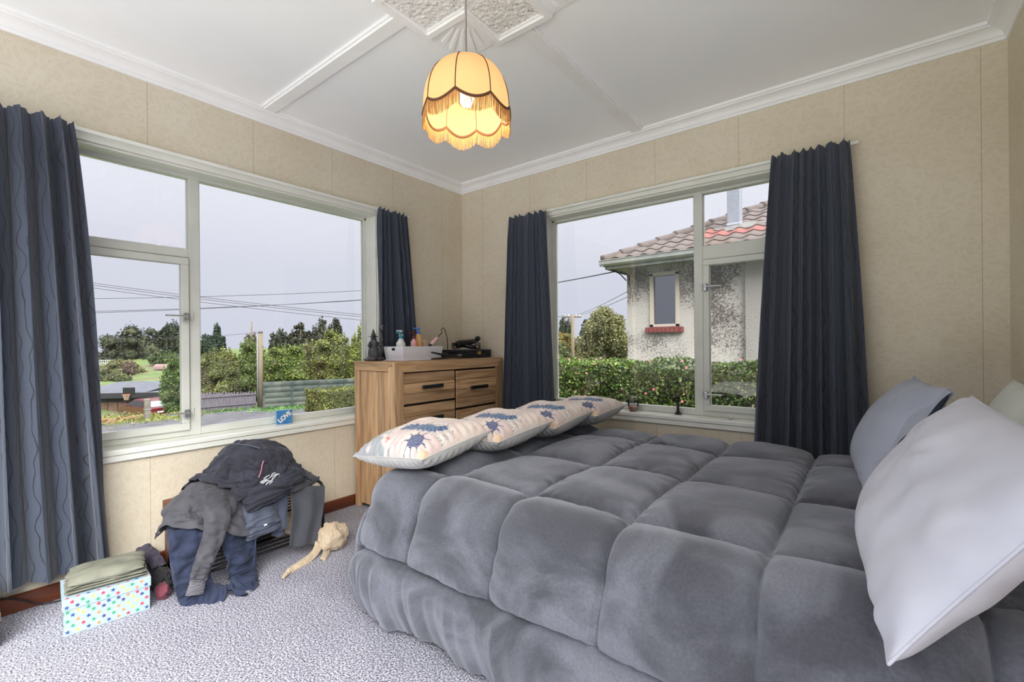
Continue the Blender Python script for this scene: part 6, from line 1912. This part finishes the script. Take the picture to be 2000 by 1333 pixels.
tag(MB().tube([Vector(lw_) * (1 - t_) + Vector((ub[0], ub[1], ut[2] - .05)) * t_ - Vector((0, 0, .25 * 4 * t_ * (1 - t_))) for t_ in np.linspace(0, 1, 20)], .010, 5).build('power_line', m_wire, smooth=True), W4, 'wire', 'overhead wires outside the wide window')
rw_ = [at(RPX, 660, RPD), at(RPX, 646, RPD)]; sv_ = Vector(at(RPX, 567, RPD))
street_pole('wooden street pole carrying the overhead wires, behind the papered corner', RPX, RPD, (rz_[0], (rz_[1] + rz_[2]) / 2, rz_[4], rw_[0][2], rw_[1][2]))

# ------------------------------------------------------------------ neighbour's house beyond the hedge
HY = 6.0
def make_roughcast(name, base, dark, thr, sc):
    m, nt, b, out = nodes_of(name)
    N, L = nt.nodes, nt.links
    setin(b, Roughness=.95)
    geo = N.new('ShaderNodeNewGeometry')
    n1 = N.new('ShaderNodeTexNoise'); n1.inputs['Scale'].default_value = 26 * sc; n1.inputs['Detail'].default_value = 8; n1.inputs['Roughness'].default_value = .85
    n2 = N.new('ShaderNodeTexNoise'); n2.inputs['Scale'].default_value = 1.0; n2.inputs['Detail'].default_value = 4
    n3 = N.new('ShaderNodeTexNoise'); n3.inputs['Scale'].default_value = 45; n3.inputs['Detail'].default_value = 2
    for n in (n1, n2, n3): L.new(geo.outputs['Position'], n.inputs['Vector'])
    ad = N.new('ShaderNodeMath'); ad.operation = 'MULTIPLY_ADD'; ad.inputs[1].default_value = .75
    L.new(n2.outputs['Fac'], ad.inputs[0]); L.new(n1.outputs['Fac'], ad.inputs[2])
    r = N.new('ShaderNodeValToRGB'); r.color_ramp.elements[0].position = thr; r.color_ramp.elements[1].position = thr + .10
    r.color_ramp.elements[0].color = rgb(base); r.color_ramp.elements[1].color = rgb(dark)
    L.new(ad.outputs[0], r.inputs[0]); L.new(r.outputs[0], b.inputs['Base Color'])
    bp = N.new('ShaderNodeBump'); bp.inputs['Strength'].default_value = .6; bp.inputs['Distance'].default_value = .015
    L.new(n3.outputs['Fac'], bp.inputs['Height']); L.new(bp.outputs[0], b.inputs['Normal'])
    return m
m_rough = make_roughcast('lichened roughcast', (168, 164, 158), (80, 72, 66), .86, 1.0)
m_rough2 = make_roughcast('grey stucco', (138, 134, 130), (92, 86, 80), .92, 1.4)
hs2 = thing('neighbour_house', (1.6, HY, -.78), 'neighbouring stucco bungalow with lichen stains and a tiled hip roof', 'house')
wx0, wx1, wz0, wz1 = -.475, .080, 1.50, 2.585             # its window opening
HXl, HXr, HTOP = -.99, 6.5, 2.80
wb2 = MB(); wb2.box(HXl, wx0, HY, HY + .2, -.9, HTOP); wb2.box(wx1, .345, HY, HY + .2, -.9, HTOP); wb2.box(wx0, wx1, HY, HY + .2, -.9, wz0); wb2.box(wx0, wx1, HY, HY + .2, wz1, HTOP)
wb2.build('stucco_wall', m_rough, hs2)
MB().box(.345, 1.28, HY + .05, HY + .25, -.9, HTOP).build('stucco_wall', m_rough, hs2)
MB().box(1.28, HXr, HY - .04, HY + .25, -.9, HTOP).build('stucco_wall', m_rough2, hs2)
MB().box(HXl, HXl + .2, HY + .2, HY + 6, -.9, HTOP).build('stucco_wall', m_rough, hs2)
m_wfr = M('cream painted joinery', (172, 162, 150), rough=.5)
fr_ = MB(); t = .055
fr_.box(wx0 - .02, wx1 + .02, HY - .03, HY + .06, wz1 - t, wz1 + .02, .004); fr_.box(wx0 - .02, wx1 + .02, HY - .03, HY + .06, wz0, wz0 + t, .004)
fr_.box(wx0 - .02, wx0 + t, HY - .03, HY + .06, wz0, wz1, .004); fr_.box(wx1 - t, wx1 + .02, HY - .03, HY + .06, wz0, wz1, .004)
fo = fr_.build('window_frame', m_wfr, hs2)
MB().box(wx0 + t, wx1 - t, HY + .03, HY + .036, wz0 + t, wz1 - t).build('pane', make_glass('neighbour glass', (.5, .55, .6, 1), refl=.25), fo)
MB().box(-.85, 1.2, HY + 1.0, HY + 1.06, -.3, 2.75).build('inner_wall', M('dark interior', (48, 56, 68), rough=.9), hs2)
m_panerefl = M('pale pane reflection', (196, 206, 218), rough=.6)  # pale panels painted as panes reflected in the glass
for (z0_, z1_) in ((1.62, 1.98), (2.04, 2.34)):
    for (x0_, x1_) in ((-.62, -.58), (-.55, -.34)):
        MB().box(x0_, x1_, HY + .975, HY + .995, z0_, z1_).build('pane_reflection', m_panerefl, hs2)
for (bx, br_, bh, cc) in ((-.36, .028, .13, (150, 160, 150)), (-.20, .035, .20, (176, 166, 150)), (-.06, .05, .15, (74, 92, 84))):
    o = MB().lathe([(br_ * .8, 0), (br_, .02), (br_, bh * .6), (br_ * .5, bh * .8), (br_ * .5, bh)], (bx, HY + .11, wz0 + t), 12).build('sill_jar', M('jar glaze', cc, rough=.3), hs2, smooth=True)
m_brick = M('red sill brick', (98, 36, 30), (118, 50, 40), scale=14, rough=.7)
nb = 9
for k in range(nb):
    x = wx0 - .10 + k * (wx1 - wx0 + .20) / nb; wdt = (wx1 - wx0 + .20) / nb
    MB().box(x + .003, x + wdt - .003, HY - .09, HY + .02, wz0 - .115, wz0 - .006 + .004 * (k % 2), .008).build('sill_brick', m_brick, hs2)
# eaves, gutter
EY = 5.50; EX = -1.30
m_eavew0 = M('dull white gutter paint', (208, 210, 209), (190, 192, 190), scale=4, rough=.5)
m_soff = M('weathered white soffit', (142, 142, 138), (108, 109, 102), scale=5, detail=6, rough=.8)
MB().box(EX + .05, HXr, EY + .04, HY + .1, HTOP - .05, HTOP - .02).build('soffit', m_soff, hs2)
MB().box(EX + .05, HXl + .1, HY + .1, HY + 6, HTOP - .05, HTOP - .02).build('soffit', m_soff, hs2)
MB().box(EX + .04, HXr, EY + .03, EY + .06, HTOP - .10, HTOP + .07, .003).build('fascia', m_soff, hs2)
MB().box(EX + .04, EX + .07, EY + .03, HY + 6, HTOP - .10, HTOP + .07, .003).build('fascia', m_soff, hs2)
def gutter(p0, p1, nrm):
    d = (Vector(p1) - Vector(p0)).normalized(); V = []; pr_ = [(0, .10), (0, 0), (.05, -.005), (.09, .03), (.10, .10), (.112, .105), (.112, .115), (.095, .115), (.085, .04), (.05, .01), (.008, .012), (.008, .10)]
    for p in (p0, p1):
        for (q, z) in pr_: V.append(Vector(p) + Vector(nrm) * q + Vector((0, 0, z)))
    n = len(pr_); return mk('gutter', V, [(i, (i + 1) % n, n + (i + 1) % n, n + i) for i in range(n)] + [tuple(range(n)), tuple(range(2 * n - 1, n - 1, -1))], m_eavew, hs2)
gutter((EX - .05, EY + .03, HTOP - .03), (HXr, EY + .03, HTOP - .03), (0, -1, 0))
gutter((EX + .04, EY - .05, HTOP - .03), (EX + .04, HY + 6, HTOP - .03), (-1, 0, 0))
# roof: hip from the corner, tiles one by one on the slope that faces us
PT = .48; RZ = HTOP + .065; sl = math.sqrt(1 + PT * PT); sd = Vector((0, 1 / sl, PT / sl)); snn = Vector((0, -PT / sl, 1 / sl))
KR = 4.2
mk('roof_deck', [(EX, EY, RZ), (HXr, EY, RZ), (HXr, EY + KR, RZ + KR * PT), (EX + KR, EY + KR, RZ + KR * PT), (EX, EY + 2 * KR, RZ)], [(0, 1, 2, 3), (0, 3, 4)], M('dark tile batten', (84, 74, 70), rough=.9), hs2)
m_tile = M('weathered brown concrete tile', (62, 53, 50), (80, 70, 66), scale=6, detail=5, rough=.85)
m_tile_r = M('fresh red tile', (96, 48, 42), (112, 62, 54), scale=9, rough=.8)
TW, TLn = .30, .335
def tile_mesh(m):
    V = []; F = []; nx_ = 8
    for j, (y, dz) in enumerate(((0, -.004), (0, .024), (TLn * 1.08, .006))):
        for i in range(nx_ + 1):
            u = i / nx_; x = u * TW; z = .042 * (math.cos(2 * PI * u) * .5 + .5) ** 1.2 + .010
            V.append(Vector((x, 0, 0)) + sd * y + snn * (z + dz if j else dz))
    n = nx_ + 1
    for j in range(2):
        for i in range(nx_): F.append((j * n + i, j * n + i + 1, (j + 1) * n + i + 1, (j + 1) * n + i))
    me = bpy.data.meshes.new('roof_tile'); me.from_pydata(V, [], F); me.materials.append(m); me.polygons.foreach_set('use_smooth', np.ones(len(me.polygons), dtype=bool))
    try: me.set_sharp_from_angle(angle=math.radians(50))
    except Exception: pass
    return me
tm, tmr = tile_mesh(m_tile), tile_mesh(m_tile_r); rt_ = random.Random(2)
hl = world_loc(hs2)
for row in range(12):
    y = row * TLn; xs = EX + y / sl + .02
    k = 0; x = xs - (xs - EX) % TW + (row % 2) * 0
    while x < 3.4:
        if x > xs - TW * .3:
            red = (row == 2 and .20 < x < 1.5) or (row == 3 and .2 < x < .6) or (row == 4 and .75 < x < 1.0)
            o = bpy.data.objects.new('roof_tile', tmr if red else tm); col.objects.link(o); o.parent = hs2
            p = Vector((x, EY, RZ)) + sd * (y - .03) + snn * rt_.uniform(0, .006); o.location = p - hl
        x += TW
# hip cappings
hd = Vector((1, 1, PT)).normalized()
for k in range(14):
    a = Vector((EX, EY, RZ + .02)) + hd * (k * .42); b = MB()
    b.tube([a, a + hd * .06, a + hd * .44], [.115, .105, .085], 10); b.build('hip_cap', M('hip cap tile', (66, 57, 55), (82, 72, 69), scale=6, rough=.85) if k == 0 else bpy.data.materials['hip cap tile'], hs2, smooth=True)
# metal flue with its cement flashing
def roof_pt(x, run): return Vector((x, EY + run, RZ + run * PT))
fp = roof_pt(.985, 1.10)
fl_ = thing('chimney_flue', tuple(fp), 'square grey metal chimney flue rising from the tiled roof', 'chimney')
MB().box(fp.x - .115, fp.x + .115, fp.y - .115, fp.y + .115, fp.z - .1, fp.z + 2.2, .006).build('flue_casing', M('grey galvanised flue', (116, 121, 132), (128, 133, 143), scale=30, rough=.5), fl_)
MB().box(fp.x - .125, fp.x + .125, fp.y - .125, fp.y + .125, fp.z + .05, fp.z + .09, .004).build('flue_band', M('flue band', (150, 156, 168), rough=.45), fl_)
MB().box(fp.x - .16, fp.x + .16, fp.y - .16, fp.y + .16, fp.z + 2.18, fp.z + 2.26, .01).build('cowl', M('flue cowl', (150, 156, 168), rough=.45), fl_)
V = []; n = 36; rr2 = random.Random(6)
V.append(fp + snn * .11)
for q in (.45, 1.0):
    for k in range(n):
        a = 2 * PI * k / n; rx = (.42 + .10 * math.sin(3 * a) + rr2.uniform(-.05, .05)) * q; ry = (.26 + .06 * math.sin(2 * a + 1)) * q
        V.append(fp + Vector((1, 0, 0)) * (rx * math.cos(a) + .05) + sd * (ry * math.sin(a) - .05) + snn * (.085 if q < 1 else .045))
F = [(0, 1 + k, 1 + (k + 1) % n) for k in range(n)] + [(1 + k, 1 + n + k, 1 + n + (k + 1) % n, 1 + (k + 1) % n) for k in range(n)]
mk('cement_flashing', V, F, M('pale cement', (88, 87, 86), (102, 101, 99), scale=12, rough=.9, bump=.4, bscale=20), fl_, smooth=True)

# flowering hedge under the window
HEDGE = box_hedge('flowering_hedge', 'glossy green hedge dotted with pink flowers outside the window', -2.6, 3.9, 2.10, 3.15, -.78, .925, 62000, .023, [(92, 128, 52), (120, 154, 64), (66, 98, 44), (156, 178, 88), (104, 132, 60), (78, 92, 50), (124, 112, 70)], 71, .10, .05)
m_petal = M('pink petal', (190, 92, 100), (206, 124, 124), scale=40, rough=.6)
fme = bpy.data.meshes.new('flower'); V = [Vector((0, 0, 0))]; F = []
for k in range(5):
    a = 2 * PI * k / 5; b0 = len(V)
    V += [Vector((.010 * math.cos(a - .5), .010 * math.sin(a - .5), .004)), Vector((.024 * math.cos(a - .25), .024 * math.sin(a - .25), .012)), Vector((.024 * math.cos(a + .25), .024 * math.sin(a + .25), .012)), Vector((.010 * math.cos(a + .5), .010 * math.sin(a + .5), .004))]
    F += [(0, b0, b0 + 1, b0 + 2), (0, b0 + 2, b0 + 3, 0)[:3]]
fme.from_pydata(V, [], F); fme.materials.append(m_petal)
rf = random.Random(12); hl2 = world_loc(HEDGE)
for k in range(60):
    o = bpy.data.objects.new('flower', fme); col.objects.link(o); o.parent = HEDGE
    if k % 3 == 0: p = Vector((rf.uniform(-1.5, 3.2), rf.uniform(2.1, 2.9), .965 + rf.uniform(-.02, .02)))
    else: p = Vector((rf.uniform(-1.5, 3.2), 2.03 + rf.uniform(-.03, .03), rf.uniform(.25, .93)))
    o.location = p - hl2; o.rotation_euler = (PI / 2 * rf.uniform(.3, 1.0), rf.uniform(-.5, .5), rf.uniform(-.5, .5)); s = rf.uniform(.45, .8); o.scale = (s, s, s)

# left of the house: small tree, pole, scrub, a parked car
tb_ = at(1180, 724, 20)
plant('olive_tree', 'bushy olive leaved tree beside the stucco house corner', 'tree', tb_, [(0, 0, 1.75, .85, .85, .85), (-.45, -.3, 1.15, .65, .65, .6), (.45, .3, 1.15, .65, .65, .6), (0, 0, 2.35, .45, .45, .45), (.3, .2, 1.9, .6, .6, .6), (-.55, -.45, .75, .45, .45, .4), (.55, .4, .7, .5, .5, .45)], 15000, .055, [(128, 132, 84), (150, 150, 100), (108, 114, 70), (166, 160, 112)], 81, trunk=(1.6, .14), inner=.5)
pb2 = at(1119, 724, 34); ph_ = (724 - 618) / FPX * 34
up2 = thing('power_pole', tuple(pb2), 'wooden power pole with a crossarm beyond the hedge', 'pole')
MB().tube([Vector(pb2) - Vector((0, 0, .8)), Vector(pb2) + Vector((0, 0, ph_ + .1))], [.15, .12], 10).build('post', m_polew, up2, smooth=True)
xa = Vector(rt).normalized()
xc = Vector(pb2) + Vector((0, 0, ph_ - .05))
MB().tube([xc - xa * .65, xc + xa * .65], .06, 6).build('crossarm', m_bark, up2)
for s in (-.55, -.3, .3, .55): MB().lathe([(.03, 0), (.05, .05), (.03, .12)], tuple(xc + xa * s + Vector((0, 0, .05))), 8).build('insulator', m_white, up2, smooth=True)
ins = lambda q: xc + xa * q + Vector((0, 0, .16))
eave_ = [Vector((EX + .05, HY + 2.2, HTOP + .05)), Vector((EX + .05, HY + 2.5, HTOP - .06))]
for p_, q_, sg in ((Vector(rw_[0]), ins(-.55), .25), (Vector(rw_[1]), ins(-.3), .25), (ins(.3), eave_[0], .12), (ins(.55), eave_[1], .12)):
    tag(MB().tube([p_ * (1 - t_) + q_ * t_ - Vector((0, 0, sg * 4 * t_ * (1 - t_))) for t_ in np.linspace(0, 1, 16)], .010, 5).build('power_line', m_wire, smooth=True), 'thin black wire running to the power pole beyond the hedge', 'wire', 'wires at the power pole')
for v_ in eave_: MB().lathe([(.02, 0), (.035, .03), (.02, .08)], tuple(v_ - Vector((.03, 0, .04))), 8).build('insulator', m_white, hs2, smooth=True)
svc = MB().tube([sv_ * (1 - t_) + Vector((HXl - .10, HY - .35, 2.66)) * t_ - Vector((0, 0, .22 * 4 * t_ * (1 - t_))) for t_ in np.linspace(0, 1, 20)] + [Vector((HXl - .06, HY - .2, 2.62)), Vector((HXl - .01, HY - .02, 2.50))], .012, 6).build('service_cable', m_wire, smooth=True)
tag(svc, 'thick service cable sagging to the stucco house eave', 'wire')
SC = 'scrub beyond the flowering hedge'
shrub_at('norfolk_pine', 'tall layered pine tree far beyond the power pole', 1104, 690, 616, 26, 75, 900, .34, G_DARK + G_GREY, 91, 'tree', nb=2, trunk=(6, .2), rnd=.2)
shrub_at('far_tree', 'grey green tree far behind the bushy olive tree', 1152, 690, 620, 40, 70, 1500, .34, G_GREY, 92, 'tree', nb=3, trunk=(4, .25))
shrub_at('gorse_bank', 'yellow orange gorse bank beyond the power pole', 1095, 690, 648, 70, 62, 2600, .26, [(176, 148, 72), (150, 134, 72), (124, 124, 70)], 93, 'shrub', SC, nb=5)
shrub_at('dark_bank', 'dark green bank of trees beside the gorse', 1165, 700, 640, 70, 60, 2200, .28, G_DARK + G_OLIVE, 94, 'shrub', SC, nb=5)
shrub_at('pale_scrub', 'pale green scrub below the gorse bank', 1098, 712, 668, 50, 46, 2000, .2, G_OLIVE + G_GREY, 95, 'shrub', SC, nb=4)
shrub_at('rusty_scrub', 'rusty brown scrub at the foot of the power pole', 1138, 724, 682, 40, 40, 1800, .18, [(128, 106, 86), (112, 100, 78), (98, 96, 66)], 96, 'shrub', SC, nb=3)
shrub_at('green_scrub', 'bright green scrub just above the flowering hedge', 1086, 730, 686, 36, 30, 1600, .14, G_MID + G_YEL, 97, 'shrub', SC, nb=3)
gable('garden_shed', 'small white shed beside the olive tree beyond the hedge', 1162, 735, 30, 1.6, 2.0, .85, .35, m_roofg, M('white shed wall', (168, 168, 166), rough=.8), 0)
car('white car parked beyond the flowering hedge', 1146, 745, 26, cy_ + math.radians(75), (170, 172, 176), .62)
